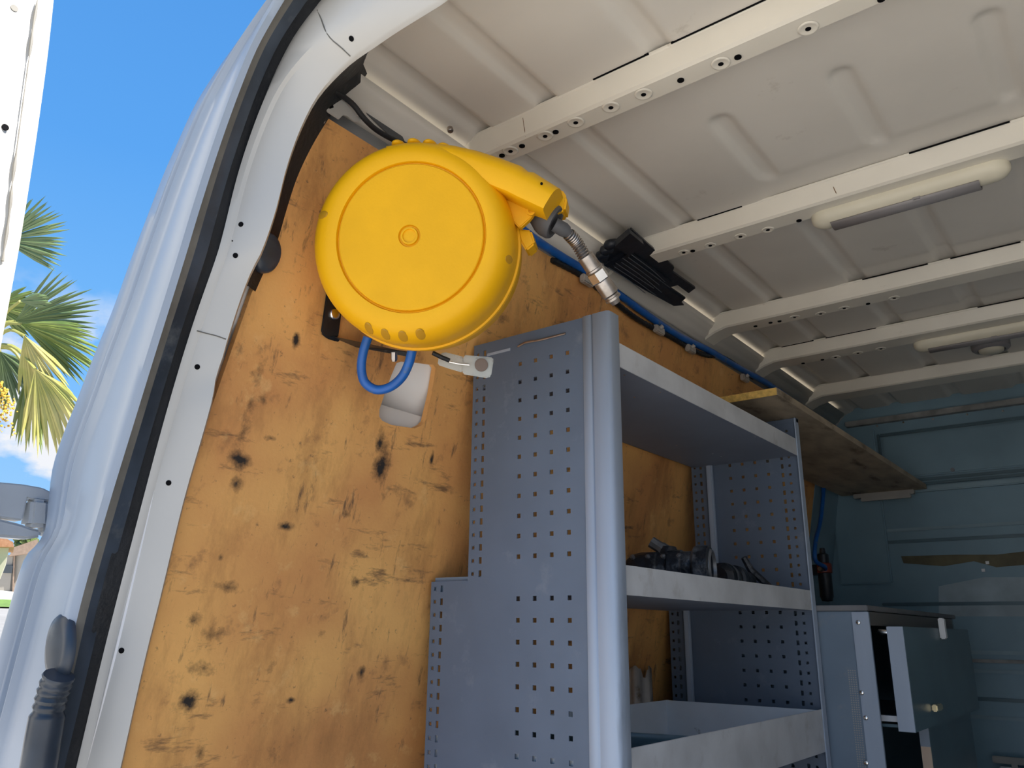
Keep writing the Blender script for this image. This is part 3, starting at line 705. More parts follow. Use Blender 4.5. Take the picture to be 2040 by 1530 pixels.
bm = bmesh.new(); lathe(bm, [(.021, -.01), (.021, .010), (.017, .018), (0, .020)], b1 + Vector((.02, .01, 0)), (0, .1, 1), 16); finish('boss', bm, M_GREASE, mp1, True, 35)
for k in range(4):
    bm = bmesh.new(); lathe(bm, [(.006, 0), (.006, .006), (0, .008)], b0 + ax * (.03 + .035 * k) + Vector((.0, -.028, .022)), (.1, -.8, .6), 6); finish('bolt', bm, M_ALU, mp1)
mp2 = thing('machine_part', 'small ribbed black fitting with a lever arm on the middle shelf', 'machine part')
b2 = Vector((.085, .70, ZT + .032)); ax2 = Vector((.05, 1, -.02)).normalized()
bm = bmesh.new(); lathe(bm, [(0, 0), (.024, .0), (.036, .012), (.036, .05), (.030, .055), (.030, .075), (.036, .08), (.036, .10), (.028, .106), (.026, .16), (.018, .17), (0, .17)], b2, ax2, 28); finish('body', bm, M_GREASE, mp2, True, 35)
bm = bmesh.new(); lathe(bm, [(.0375, 0), (.0375, .010), (.034, .010), (.034, 0)], b2 + ax2 * .028, ax2, 28, cap=False); finish('clamp_ring', bm, M_ALU, mp2, True, 35)
bm = bmesh.new(); tube(bm, [b2 + ax2 * .150 + Vector((0, 0, .062)), b2 + ax2 * .165 + Vector((.01, 0, .03)), b2 + ax2 * .20 + Vector((.05, 0, -.020)), b2 + ax2 * .22 + Vector((.085, 0, -.026))], [.008, .010, .010, .007], 8); finish('lever', bm, M_GREASE, mp2, True, 35)

# ================================================================== particle board shelf
osb = thing('particle_board', 'long particle board plank lying on top of the rack towards the bulkhead', 'board')
boxobj('board', (-.10, .775, .0785), (.244, 2.50, .0985), M_OSB, osb)
boxobj('raw_end', (-.10, .7725, .0787), (.244, .7752, .0983), M_OSBE, osb)
boxobj('raw_edge', (.2438, .775, .0787), (.2455, 2.50, .0983), M_OSB, osb)

# ================================================================== hose reel
RC = atD(825, 486, 1.31)
view = (Vector(CAM) - RC).normalized()
cr_ = Vector(M[0]); cu_ = -Vector(M[1])
rn = (view - cr_ * 0.27 + cu_ * 0.25).normalized()
re1 = (cr_ - rn * cr_.dot(rn)).normalized(); re2 = rn.cross(re1).normalized()
if re2.dot(cu_) < 0: re2 = -re2
PXM = 1.31 / FPX
def RL(u, v, h=0.0):
    """point on the reel plane at height h (towards viewer) seen at pixel u,v"""
    c = RC + rn * h; p = onplane(u, v, tuple(rn), rn.dot(c)); return p
def R2(x, y, h): return RC + re1 * x + re2 * y + rn * h
reel = thing('hose_reel', 'round yellow plastic hose reel mounted on the plywood wall', 'hose reel')
RR = 0.1665
def volute(bm, prof, n=96, caps=False):
    """prof: (radius, height, cx, cy)"""
    rings = []
    for r, h, cx, cy in prof:
        if r < 1e-6: rings.append([bm.verts.new(R2(cx, cy, h))])
        else:
            row = []
            for k in range(n):
                a = 2 * math.pi * k / n; q = r
                row.append(bm.verts.new(R2(cx + q * math.cos(a), cy + q * math.sin(a), h)))
            rings.append(row)
    for A, B in zip(rings, rings[1:]):
        for k in range(n):
            k2 = (k + 1) % n
            if len(B) == 1: bm.faces.new((A[k], A[k2], B[0]))
            else: bm.faces.new((A[k], A[k2], B[k2], B[k]))
bm = bmesh.new()
FH = 0.045; ox, oy = 0.006, 0.000
volute(bm, [(RR, -.040, 0, 0), (RR, -.006, 0, 0), (RR * .998, .004, 0, 0), (RR * .988, .014, 0, 0), (RR * .965, .025, 0, 0), (RR * .925, .035, 0.001, 0), (RR * .875, .041, .002, 0), (RR * .82, .044, .004, 0), (RR * .775, FH, ox, oy), (RR * .735, FH, ox, oy), (RR * .725, FH - .006, ox, oy), (RR * .708, FH - .0065, ox, oy)])
fshell = finish('front_shell', bm, M_YEL, reel, True, 50)
bm = bmesh.new()
volute(bm, [(RR * .712, FH - .0065, ox, oy), (RR * .706, FH - .0005, ox, oy), (RR * .698, FH + .0005, ox, oy), (RR * .5, FH + .003, ox, oy), (RR * .12, FH + .0045, ox, oy), (RR * .108, FH + .0045, ox, oy), (RR * .102, FH + .0005, ox, oy), (RR * .086, FH + .0005, ox, oy), (RR * .082, FH + .0055, ox, oy), (RR * .066, FH + .0055, ox, oy), (RR * .062, FH + .003, ox, oy), (0, FH + .0035, ox, oy)])
cv = finish('cover_disc', bm, M_YEL2, reel, True, 30)
bm = bmesh.new()
volute(bm, [(RR * .97, -.038, 0, 0), (RR * 1.02, -.040, 0, 0), (RR * 1.025, -.046, 0, 0), (RR * 1.0, -.049, 0, 0), (RR * .985, -.10, 0, 0), (RR * .92, -.125, 0, 0), (0, -.13, 0, 0)])
finish('rear_shell', bm, M_YEL, reel, True, 40)
# outlet spout: two half shells running off tangentially
SEC = [((770, 291), (790, 326)), ((800, 286.5), (815, 322)), ((850, 284), (860, 324)), ((905, 288.5), (905, 337)), ((950, 298), (938, 354)), ((1000, 314), (975, 371)), ((1040, 329), (1010, 385)), ((1053, 340), (1030, 395)), ((1064, 341), (1040, 400)), ((1116, 374), (1082, 419))]
SPR = [(0, -.040), (0, .002), (.03, .011), (.09, .020), (.18, .028), (.32, .0345), (.5, .0375), (.86, .0375), (.96, .035), (1.0, .029), (1.0, -.040)]
bm = bmesh.new(); rows = []
for i, (O_, I_) in enumerate(SEC):
    o_, i_ = RL(*O_, .012), RL(*I_, .030)
    o_ = o_ - rn * .012; i_ = i_ - rn * .030
    rows.append([bm.verts.new(o_.lerp(i_, w_) + rn * h_) for w_, h_ in SPR])
for A, B in zip(rows, rows[1:]):
    for k in range(len(SPR) - 1): bm.faces.new((A[k], A[k + 1], B[k + 1], B[k]))
bm.faces.new(rows[-1]); bm.faces.new(rows[0][::-1])
finish('outlet_spout', bm, M_YEL, reel, True, 35)
poly = [RL(u, v, -.045) for u, v in ((1064, 350), (1119, 376), (1130, 392), (1126, 420), (1090, 424), (1050, 405))]
prismobj('outlet_rear', poly, rn * -.055, M_YEL, reel, .004)
poly = [RL(u, v, -.030) for u, v in ((960, 372), (1005, 386), (1072, 420), (1060, 440), (1038, 460), (1018, 440))]
prismobj('web_plate', poly, rn * .016, M_YEL, reel, .002)
poly = [RL(u, v, -.045) for u, v in ((1030, 455), (1058, 458), (1066, 485), (1048, 500), (1036, 480))]
prismobj('lower_jaw', poly, rn * -.05, M_YEL, reel, .003)
bm = bmesh.new(); lathe(bm, [(.0075, 0), (.0075, .004), (.004, .004), (.004, .001), (0, .001)], RL(1058, 421, -.014), rn, 18); finish('screw_boss', bm, M_YEL, reel, True, 30)
cyl('screw_hole', RL(1079, 366, .0375), rn, .0022, .0012, M_DARK, reel, 10)
# dark mouth of the spout
poly = [RL(u, v, -.085) for u, v in ((1068, 425), (1112, 385), (1122, 392), (1112, 440), (1072, 458))]
prismobj('outlet_mouth', poly, rn * -.03, M_DARK, reel)
# moulded scallops
M_YSHADE = mat('yellow_recess_shade', (0.50, 0.25, 0.008), 0.55)  # darker yellow paints recess shade on the low domes of dimples and notches
for (u, v) in ((735, 655), (768, 667), (803, 671), (838, 667)):
    p, n_ = surf(fshell, u, v)
    if p is None: continue
    t1 = re1; t1 = (t1 - n_ * t1.dot(n_)).normalized(); t2 = n_.cross(t1)
    bm = bmesh.new()
    lathe(bm, [(.0, .0012), (.0055, .0010), (.0078, .0004), (.0085, -.001)], (0, 0, 0), None, 20, (t1, t2, n_), cap=False)
    for q_ in bm.verts: q_.co = p + t1 * q_.co.dot(t1) * .95 + t2 * q_.co.dot(t2) * 1.5 + n_ * q_.co.dot(n_)
    finish('finger_dimple', bm, M_YSHADE, reel, True, 40)
for (u, v) in ((795, 284), (826, 281), (857, 283), (885, 290)):
    p = RL(u, v, -.012); bm = bmesh.new(); bmesh.ops.create_uvsphere(bm, u_segments=14, v_segments=8, radius=.0085)
    for q_ in bm.verts: q_.co = p - re2 * .005 + re1 * q_.co.x * 1.35 + re2 * q_.co.y * .8 + rn * q_.co.z * 2.4
    finish('top_scallop', bm, M_YEL, reel, True)
for (u, v) in ((1014, 517), (643, 428)):
    p, n_ = surf(fshell, u, v)
    if p is None: continue
    t1 = re2; t1 = (t1 - n_ * t1.dot(n_)).normalized(); t2 = n_.cross(t1)
    bm = bmesh.new()
    lathe(bm, [(.0, .0010), (.0065, .0009), (.0085, .0003), (.009, -.001)], (0, 0, 0), None, 16, (t1, t2, n_), cap=False)
    for q_ in bm.verts: q_.co = p + t1 * q_.co.dot(t1) * .8 + t2 * q_.co.dot(t2) * 1.3 + n_ * q_.co.dot(n_)
    finish('side_notch', bm, M_YSHADE, reel, True, 40)
# hose end hanging out of the spout
def HP(u, v, d): return atD(u, v, d)
hx0, hx1 = HP(1080, 432, 1.338), HP(1110, 447, 1.335)
hd = (HP(1120, 452, 1.328) - hx0).normalized()
bm = bmesh.new(); lathe(bm, [(.011, -.022), (.018, -.013), (.0260, .0), (.0290, .010), (.0290, .022), (.027, .026), (.021, .026), (.019, .020), (.006, .018)], hx0, hd, 30)
finish('hose_stop', bm, M_GREYP, reel, True, 40)
hc = [HP(u, v, d) for u, v, d in ((1104, 447, 1.330), (1122, 457, 1.333), (1132, 465, 1.338), (1148, 483, 1.350), (1160, 503, 1.354), (1170, 522, 1.358))]
tubeobj('strain_collar', [hc[0], hc[1], hc[1].lerp(hc[2], .6)], [.012, .0125, .011], M_GREYP, reel, 16)
tubeobj('hose_core', hc[1:], .0088, M_GREYP, reel, 12, 20)
path = catmull(hc[2:], 200); spr = []
a_, b_, d_ = orient(path[1] - path[0])
for i, p in enumerate(path):
    d = (path[min(i + 1, 199)] - path[max(i - 1, 0)]).normalized(); a_ = (a_ - d * a_.dot(d)).normalized(); b_ = d.cross(a_)
    t = i / 199 * 2 * math.pi * 13; spr.append(p + (a_ * math.cos(t) + b_ * math.sin(t)) * .0100)
tubeobj('spring_guard', spr, .0017, M_STEEL, reel, 6)
f0, f1 = HP(1166, 510, 1.357), HP(1228, 604, 1.376); fd = (f1 - f0).normalized(); FL = (f1 - f0).length
bm = bmesh.new(); lathe(bm, [(0.0144, 0), (0.0144, FL * .26), (0.0159, FL * .27), (0.0159, FL * .30), (0.0144, FL * .31)], f0, fd, 20); finish('ferrule', bm, M_STEEL, reel, True, 35)
bm = bmesh.new(); lathe(bm, [(0.0147, FL * .31), (0.0170, FL * .33), (0.0170, FL * .50), (0.0155, FL * .52)], f0, fd, 6); finish('hex_nut', bm, M_CHROME, reel)
bm = bmesh.new(); lathe(bm, [(0.0146, FL * .52), (0.0151, FL * .55), (0.0151, FL * .80), (0.0129, FL * .83), (0.0129, FL * .86), (0.0143, FL * .87), (0.0143, FL * .91), (0.0095, FL * .92), (.0075, FL), (.0045, FL)], f0, fd, 24); finish('coupling', bm, M_STEEL, reel, True, 35)
# wall bracket
br = []
w0 = onP(660, 560, .006); w1 = onP(658, 668, .006)
def bp(u, v, d): return atD(u, v, d)
D0 = (w0 - Vector(CAM)).dot(Vector(M[2]))
arm = prismobj('bracket', [onP(655, 540, .003), onP(690, 540, .003), onP(672, 672, .003), onP(645, 672, .003), onP(638, 660, .003)], Vector((.004, 0, 0)), M_BLACKM, reel, .0015)
A0, A1, A2, A3 = onP(640, 662, .003), onP(676, 672, .003), bp(790, 690, 1.36), bp(782, 706, 1.36)
A1b = onP(672, 676, .003)
prismobj('bracket_arm', [onP(638, 664, .006), onP(652, 675, .006), bp(700, 690, 1.47), bp(815, 711, 1.42), bp(815, 701, 1.42), bp(690, 680, 1.47), onP(660, 669, .006)], Vector(M[2]) * .014, M_BLACKM, arm, .001)
cyl('bolt', onP(665, 626, .007), (1, 0, -PS), .0105, .006, M_CHROME, arm, 16, .003)
bm = bmesh.new(); lathe(bm, [(.006, 0), (.006, .012), (.004, .016)], bp(785, 702, 1.385), -cu_, 6); finish('bolt', bm, M_STEEL, arm)
# feed hose looping below the reel
lp = [(733, 672, 1.40), (724, 700, 1.40), (720, 735, 1.40), (727, 762, 1.40), (748, 776, 1.40), (775, 772, 1.395), (800, 752, 1.39), (815, 722, 1.385), (821, 698, 1.38), (825, 676, 1.37)]
tag(tubeobj('air_hose', [atD(*p) for p in lp], .0082, M_BLUE, None, 14, 60), 'short blue air hose looping out below the yellow reel', 'hose')
# clear plastic strap
st = thing('plastic_tab', 'clear plastic tab with black ring between reel and perforated panel', 'plastic tab')
dS = 1.42
poly = [atD(600 + a / 5.1, 560 + b / 5.1, dS) for a, b in ((1650, 750), (1950, 775), (1955, 800), (1930, 960), (1900, 988), (1640, 945))]
prismobj('tab', poly, Vector(M[2]) * .010, M_CLEAR, st, .002)
poly = [atD(600 + a / 5.1, 560 + b / 5.1, dS + .003) for a, b in ((1400, 750), (1450, 720), (1560, 745), (1650, 770), (1640, 930), (1500, 890), (1385, 850))]
prismobj('folded_film', poly, Vector(M[2]) * .012, M_CLEAR, st, .002)
bm = bmesh.new(); lathe(bm, [(.0118, 0), (.0118, .003), (.0085, .004), (.003, .003)], atD(959, 727, dS - .001), -Vector(M[2]), 22); finish('ring_mark', bm, mat('brown_print', (0.16, 0.12, 0.10), 0.6), st, True, 40)
tubeobj('black_pin', [atD(862, 703, 1.40), atD(880, 712, 1.405), atD(895, 718, 1.41)], .0042, M_RUBBER, st, 8)
tubeobj('wire_pin', [atD(895, 721, 1.412), atD(915, 725, 1.414), atD(935, 727, 1.416)], .0016, M_CHROME, st, 6)

# ================================================================== roof corner: black board bundle, hoses, clips
bp_ = thing('black_panel_bundle', 'bundle of thin black ribbed plastic panels wedged in the roof corner', 'panel')
def LQ(s, t, lift=0.0):
    """s across 0..1 (wall side to roof side), t along 0..1"""
    a = onX(1190, 512, -.055).lerp(onX(1330, 612, -.055), t); b = onZ(1262, 462, .435).lerp(onZ(1392, 580, .435), t)
    nn = (b - a).cross(onX(1330, 612, -.055) - onX(1190, 512, -.055)).normalized()
    if nn.dot(view) < 0: nn = -nn
    return a.lerp(b, s) + nn * lift
def sheet(name, pts, lift, th, m, par=bp_):
    P = [LQ(s, t, lift) for s, t in pts]; nn = LQ(.5, .5, 1) - LQ(.5, .5, 0)
    return prismobj(name, P, nn * th, m, par)
sheet('backing_panel', ((0.05, .02), (1.0, -.02), (1.02, .58), (0.9, .62), (1.0, .95), (0.75, .97), (0.72, .80), (.1, .72)), -.010, .008, M_BLACKP)
sheet('ribbed_panel', ((-.05, .10), (.62, .10), (.70, .70), (.55, .74), (.60, .98), (.42, 1.0), (.40, 1.06), (.18, 1.0), (.05, .62)), 0, .006, M_BLACKP)
sheet('ribbed_panel', ((.10, .14), (.55, .12), (.56, .60), (.50, .64), (.52, .90), (.36, .92), (.33, .66), (.14, .56)), .008, .004, M_BLACKP)
sheet('end_cover', ((.55, -.05), (1.0, -.07), (1.02, .10), (.58, .12)), .004, .016, M_BLACKP)
for k, s_ in enumerate((.02, .12, .22, .32, .42, .52, .62)):
    P = [LQ(s_, .12 + .03 * (k % 2), .0135), LQ(s_ + .03, .40, .0135), LQ(s_ + .03 + .03 * (k % 3 - 1), .62 + .1 * (k % 2), .0135)]
    tubeobj('rib', P, .0011, M_PIPING, bp_, 5, 10)
for k, t_ in enumerate((.04, .0, -.03)):
    P = [LQ(.05 + .15 * k, .06 - .03 * k, .0), LQ(.12 + .16 * k, -.02 - .02 * k, .006), LQ(.22 + .17 * k, .02 - .02 * k, .004)]
    tubeobj('connector', P, .012, M_BLACKP, bp_, 10, 8)
bl = [onX(u, v, -.066) for u, v in ((1020, 440), (1062, 474), (1120, 512), (1180, 548), (1235, 588), (1290, 628), (1350, 668), (1410, 697), (1470, 732), (1535, 768), (1620, 830))]
tag(tubeobj('air_line', bl, .0105, M_BLUE, None, 12, 80), 'long blue air line running along the top edge of the plywood', 'hose')
bk2 = [onX(u, v, -.073) for u, v in ((1100, 518), (1160, 550), (1210, 590), (1270, 636), (1330, 668), (1400, 706), (1440, 712), (1500, 752))]
tag(tubeobj('cable_conduit', bk2, [.007 + .0012 * (i % 2) for i in range(120)], M_RUBBER, None, 8, 120), 'black corrugated cable conduit beside the blue air line', 'cable')
bk3 = [onX(u, v, -.062) for u, v in ((655, 178), (680, 190), (705, 210), (722, 232), (745, 255), (775, 274), (812, 290), (850, 312))]
tag(tubeobj('cable', bk3, .0052, M_RUBBER, None, 10, 40), 'black cable drooping in the roof corner behind the yellow reel', 'cable')
for i, (u, v) in enumerate(((1172, 553), (1315, 652), (1378, 690), (1486, 748))):
    p = onX(u, v + 6, -.060)
    cp = thing('cable_clip', 'white plastic cable clip on the roof rail, number %s from the reel' % ('one', 'two', 'three', 'four')[i], 'clip', group='cable clips along the roof rail')
    cp['label'] = ('white plastic cable clip on the roof rail behind the hose coupling', 'white plastic cable clip on the rail below the black panel bundle', 'white plastic cable clip on the rail left of the third roof beam', 'white plastic cable clip on the rail just before the plank end')[i]
    boxobj('body', p + Vector((-.012, -.024, -.010)), p + Vector((.004, .024, .012)), M_WPLAST, cp, .003)
    tubeobj('collar', [p + Vector((.004, -.006, .004)), p + Vector((.012, -.004, .010))], .006, M_WPLAST, cp, 8)
# white bracket and slot in the corner by the pillar
BXX = -.068
wb = thing('corner_bracket', 'small white steel bracket with square hole above the plywood corner', 'bracket')
prismobj('plate', [onX(u, v, BXX) for u, v in ((655, 207), (664, 200), (676, 196), (690, 205), (702, 220), (710, 230), (720, 234), (714, 243), (705, 241), (694, 231), (684, 229), (676, 237), (650, 220))], (-.004, 0, 0), M_PILLAR, wb, .0008)
prismobj('square_hole', [onX(u, v, BXX + .0006) for u, v in ((655, 208), (663, 206), (665, 214), (657, 217))], (-.002, 0, 0), M_DARK, wb)
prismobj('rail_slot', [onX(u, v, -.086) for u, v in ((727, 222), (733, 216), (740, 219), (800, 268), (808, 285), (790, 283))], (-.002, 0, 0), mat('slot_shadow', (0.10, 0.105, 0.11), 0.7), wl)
for (u, v) in ((896, 255),):
    p = onZ(u, v, .452); tag(cyl('roof_bolt', p, (0.3, 0, -1), .0065, .010, M_STEEL, None, 8, .002), 'rusty bolt head in the roof cove above the yellow reel', 'bolt')

# ================================================================== ceiling lamps
def batten(x0, x1, y, z, label, lens_out):
    t = thing('batten_lamp', label, 'lamp', group='batten lamps under the roof beams')
    bm = bmesh.new(); w, h = .034, .030; N = 16; prof = []
    cs = []
    for i in range(25):
        f = [0, .004, .012, .025, .045, .07, .10][i] if i < 7 else ([1, .996, .988, .975, .955, .93, .90][24 - i] if i > 17 else .10 + .8 * (i - 6) / 12); x = x0 + (x1 - x0) * f
        e_ = min(f, 1 - f) * (x1 - x0); k = 1.0 if e_ > w else math.sqrt(max(0.0, 1 - ((w - e_) / w) ** 2))
        k = max(k, .02)
        cs.append([Vector((x, y + w * k * math.cos(a), z - h * (0.25 + 0.75 * k) * math.sin(a))) for a in [math.pi * j / N for j in range(N + 1)]])
    # refine the ends
    V = [[bm.verts.new(p) for p in c] for c in cs]
    for i in range(24):
        for j in range(N): bm.faces.new((V[i][j], V[i + 1][j], V[i + 1][j + 1], V[i][j + 1]))
    finish('housing', bm, M_LAMPW, t, True, 60)
    L = x1 - x0
    bm = bmesh.new(); A = []
    for x in (x0 + .045, x1 - .06):
        A.append([bm.verts.new((x, y + .004 + (w + .003) * math.cos(a), z - (h + .003) * math.sin(a))) for a in [math.radians(25 + 100 * j / 8) for j in range(9)]])
    for j in range(8): bm.faces.new((A[0][j], A[1][j], A[1][j + 1], A[0][j + 1]))
    o = finish('diffuser', bm, M_LAMPD, t, True, 60); s = o.modifiers.new('t', 'SOLIDIFY'); s.thickness = .003; s.offset = 1
    boxobj('switch', (x0 + L * .54, y - .020, z - h - .001), (x0 + L * .58, y - .010, z - h * .85), M_LAMPD, t, .001)
    return t
batten(.435, .845, .570, ZB + .001, 'cream batten lamp with grey diffuser on the second roof beam', 1)
batten(.425, .850, 1.640, ZB + .001, 'cream batten lamp with grey diffuser beside the round dome lamp', 1)
dl = thing('dome_lamp', 'round cream dome lamp on a grey plate between roof beams', 'lamp')
dp = onZ(1975, 697, ZS - .030)
bm = bmesh.new(); lathe(bm, [(.060, .030), (.060, .006), (.054, .0), (.044, -.002), (.042, .004)], dp, (0, 0, 1), 32, cap=False); finish('plate', bm, M_LAMPD, dl, True, 40)
bm = bmesh.new(); lathe(bm, [(.040, .004), (.038, -.006), (.026, -.012), (0, -.014)], dp, (0, 0, 1), 32, cap=False); finish('dome', bm, M_LAMPW, dl, True, 60)

# ================================================================== bulkhead details
def bbox(name, px0, px1, t, m, bevel=.004, y=YB):
    a, b = onY(*px0, y), onY(*px1, y)
    lo = Vector((min(a.x, b.x), y - t, min(a.z, b.z))); hi = Vector((max(a.x, b.x), y + .001, max(a.z, b.z)))
    return boxobj(name, lo, hi, m, bk, bevel)
zt = 0.408
boxobj('top_rail', (-.06, YB - .035, zt - .012), (1.4, YB, zt + .012), mat('worn_grey_edge', (0.33, 0.33, 0.32), 0.5, var=0.4, vscale=15), bk, .003)
boxobj('side_frame', (-.16, YB - .02, -.30), (.055, YB, zt - .03), M_BULK, bk, .006)
# framed upper recess: four bars around a panel
x0, x1, z0, z1 = .075, 1.30, .135, .335
for lo, hi in (((x0, z1), (x1, z1 + .014)), ((x0, z0 - .012), (x1, z0)), ((x0 - .012, z0 - .012), (x0, z1 + .014))):
    boxobj('recess_frame', (lo[0], YB - .012, lo[1]), (hi[0], YB, hi[1]), M_CABF, bk, .003)
boxobj('recess_panel', (x0 + .01, YB - .018, z0 + .008), (x1, YB, z1 - .008), M_BULK, bk, .006)
boxobj('lower_rail', (.05, YB - .022, .075), (1.4, YB, .098), M_BULK2, bk, .004)
boxobj('lower_rail', (.16, YB - .016, .105), (1.4, YB, .116), M_CABF, bk, .003)
for (u, v) in ((1748, 849), (1800, 842), (1859, 835), (1927, 826), (1998, 819), (1790, 835)):
    p = onY(u, v, YB - .004); cyl('screw', p, (0, -1, 0), .0045, .004, M_CHROME, bk, 10)
p = onY(1898, 936, YB - .02); cyl('screw', p, (0, -1, 0), .008, .006, M_ALU, bk, 10)
prismobj('corner_panel', [Vector((plyx(z_) + .002, y_, z_)) for y_, z_ in ((2.225, -1.36), (2.555, -1.36), (2.555, .34), (2.225, .34))], (-.008, 0, 0), M_BULK, bk)
# horizontal swages of the lower bulkhead
for v in (1040, 1065, 1200, 1300, 1338, 1395, 1432):
    z = onY(2040, v, YB).z
    boxobj('swage', (.0, YB - .008, z - .010), (1.4, YB, z + .004), M_CABF if v in (1065, 1200, 1395) else M_BULK2, bk, .003)
z = onY(2000, 1318, YB).z
boxobj('swage', (.30, YB - .014, z - .006), (1.4, YB, z + .007), mat('worn_grey_edge', (0.33, 0.33, 0.32), 0.5), bk, .003)
prismobj('tape_patch', [onY(u, v, YB - .003) for u, v in ((1795, 1108), (1905, 1105), (1985, 1105), (2045, 1098), (2045, 1125), (1985, 1130), (1940, 1118), (1880, 1128), (1800, 1122))], (0, .002, 0), M_STAIN, bk)
prismobj('scuffed_panel', [onY(u, v, YB - .003) for u, v in ((1870, 1168), (1960, 1150), (2045, 1150), (2045, 1228), (1870, 1228))], (0, .002, 0), mat('scuffed_grey', (0.38, 0.48, 0.54), 0.5, var=0.3, vscale=8), bk)
for (u, v) in ((1967, 1121), (1959, 1136)):
    p = onY(u, v, YB - .006); boxobj('bright_hole', p + Vector((-.006, -.003, -.006)), p + Vector((.006, .003, .006)), M_WHITE, bk)  # bright holes in the bulkhead, their light put in as white blocks
# pale slats under the far end of the plank
slt = thing('slat_bracket', 'pale slatted strip under the far end of the plank', 'slats')
boxobj('slat', (-.045, 2.47, .060), (.200, 2.50, .0785), M_SLAT, slt, .002)
boxobj('slat', (-.010, 2.45, .042), (.190, 2.47, .056), M_SLAT, slt, .002)
boxobj('spacer', (-.010, 2.462, .052), (.185, 2.480, .064), M_SLAT, slt, .001)
# air regulator with drop hose
rg = thing('air_regulator', 'red and black compressed air regulator on the wall near the bulkhead', 'regulator')
rp = onX(1642, 1135, -.11)
bm = bmesh.new(); lathe(bm, [(.026, -.014), (.030, -.012), (.030, .022), (.026, .026)], rp, (0, 0, 1), 20); finish('red_body', bm, M_RED, rg, True, 35)
bm = bmesh.new(); lathe(bm, [(.0, -.125), (.020, -.122), (.026, -.105), (.026, -.014)], rp, (0, 0, 1), 20); finish('bowl', bm, M_BLACKP, rg, True, 35)
bm = bmesh.new(); lathe(bm, [(.022, .026), (.022, .060), (.012, .066), (.010, .085), (0, .087)], rp, (0, 0, 1), 20); finish('knob', bm, M_BLACKP, rg, True, 35)
for s_ in (-1, 1):
    bm = bmesh.new(); lathe(bm, [(.011, 0), (.011, .014), (.008, .018), (.008, .028)], rp + Vector((0, .030 * s_, 0)), (0, s_, 0), 8); finish('port', bm, M_STEEL, rg, True, 30)
boxobj('wall_plate', (plyx(rp.z) - .004, rp.y - .02, rp.z - .02), (rp.x - .02, rp.y + .02, rp.z + .02), M_BLACKP, rg)
tag(tubeobj('air_hose', [onX(1641, 960, -.10), onX(1640, 985, -.10), onX(1634, 1040, -.10), onX(1624, 1085, -.10), onX(1624, 1115, -.10), rp + Vector((.02, -.05, .006)), rp + Vector((.01, -.02, .0))], .0085, M_BLUE, None, 10, 40), 'blue air hose dropping from the plank to the air regulator', 'hose')

# ================================================================== cabinet with drawer
cab = thing('drawer_cabinet', 'blue-grey steel drawer cabinet behind the rack with pulled-out drawer', 'cabinet')
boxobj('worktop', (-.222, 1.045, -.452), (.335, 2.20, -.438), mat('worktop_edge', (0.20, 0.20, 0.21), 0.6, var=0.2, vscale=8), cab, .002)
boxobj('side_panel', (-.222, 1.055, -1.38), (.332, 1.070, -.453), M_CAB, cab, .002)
boxobj('edge_strip', (.292, 1.050, -1.38), (.334, 1.0555, -.455), M_RACKLIT, cab, .001)
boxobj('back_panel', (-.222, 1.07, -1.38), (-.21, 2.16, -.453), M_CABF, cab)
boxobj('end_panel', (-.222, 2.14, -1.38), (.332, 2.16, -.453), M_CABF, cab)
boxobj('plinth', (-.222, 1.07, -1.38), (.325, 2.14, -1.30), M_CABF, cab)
boxobj('top_rail', (.300, 1.07, -.488), (.332, 2.14, -.454), mat('dark_brown_rail', (0.13, 0.12, 0.11), 0.5), cab)  # dark brown rail under the worktop
for (u, v) in ((1710, 1240), (1717, 1380), (1725, 1430), (1726, 1520)):
    p = onY(u, v, 1.050); cyl('screw', p, (0, -1, 0), .0062, .004, M_CHROME, cab, 12, .002)
# small-hole mesh band on the side panel
bmh = bmesh.new()
za = -.60
while za > -.95:
    for k in range(4):
        xx = .268 + .0055 * k
        bmesh.ops.create_cone(bmh, segments=6, radius1=.0017, radius2=.0017, depth=.0008, cap_ends=True, matrix=Matrix.Translation((xx, 1.0546, za)) @ Matrix.Rotation(math.pi / 2, 4, 'X'))
    za -= .0055
o = finish('mesh_band', bmh, M_SLAT, cab); o['kind'] = 'stuff'
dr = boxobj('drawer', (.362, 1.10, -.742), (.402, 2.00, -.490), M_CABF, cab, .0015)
boxobj('drawer_edge', (.3625, 1.0965, -.7415), (.4015, 1.1005, -.4905), M_RACKLIT, dr)  # paler plate paints the light falling on the rear-facing drawer edge
tubeobj('slide', [(.333, 1.13, -.502), (.345, 1.13, -.505), (.363, 1.13, -.506)], [.006, .009, .006], M_CHROME, dr, 8)
boxobj('runner', (.30, 1.12, -.722), (.362, 1.14, -.708), M_GALV, dr)
boxobj('drawer_bottom', (.05, 1.12, -.735), (.362, 1.98, -.728), M_CABF, dr)
p = onX(1872, 1252, .403); boxobj('handle', p + Vector((0, -.014, -.030)), p + Vector((.016, .014, .030)), M_WHITE, dr, .003)
p = onX(1862, 1409, .403); boxobj('latch', p + Vector((0, -.036, -.009)), p + Vector((.014, .036, .009)), M_BRASS, dr, .003)
p0 = onY(1828, 1437, 1.42); p1 = onY(1848, 1437, 1.42)
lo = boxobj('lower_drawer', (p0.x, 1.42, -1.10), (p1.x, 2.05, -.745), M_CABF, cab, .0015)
boxobj('drawer_edge', (p0.x + .0005, 1.4165, onY(1840, 1487, 1.42).z), (p1.x - .0005, 1.4205, -.7455), M_RACKLIT, lo)  # upper part paler, lit edge painted as on the drawer above
boxobj('drawer_edge', (p0.x + .0005, 1.4165, -1.098), (p1.x - .0005, 1.4205, onY(1840, 1487, 1.42).z), M_SUNLIT, lo)  # sunlit patch painted on the lower part of the edge
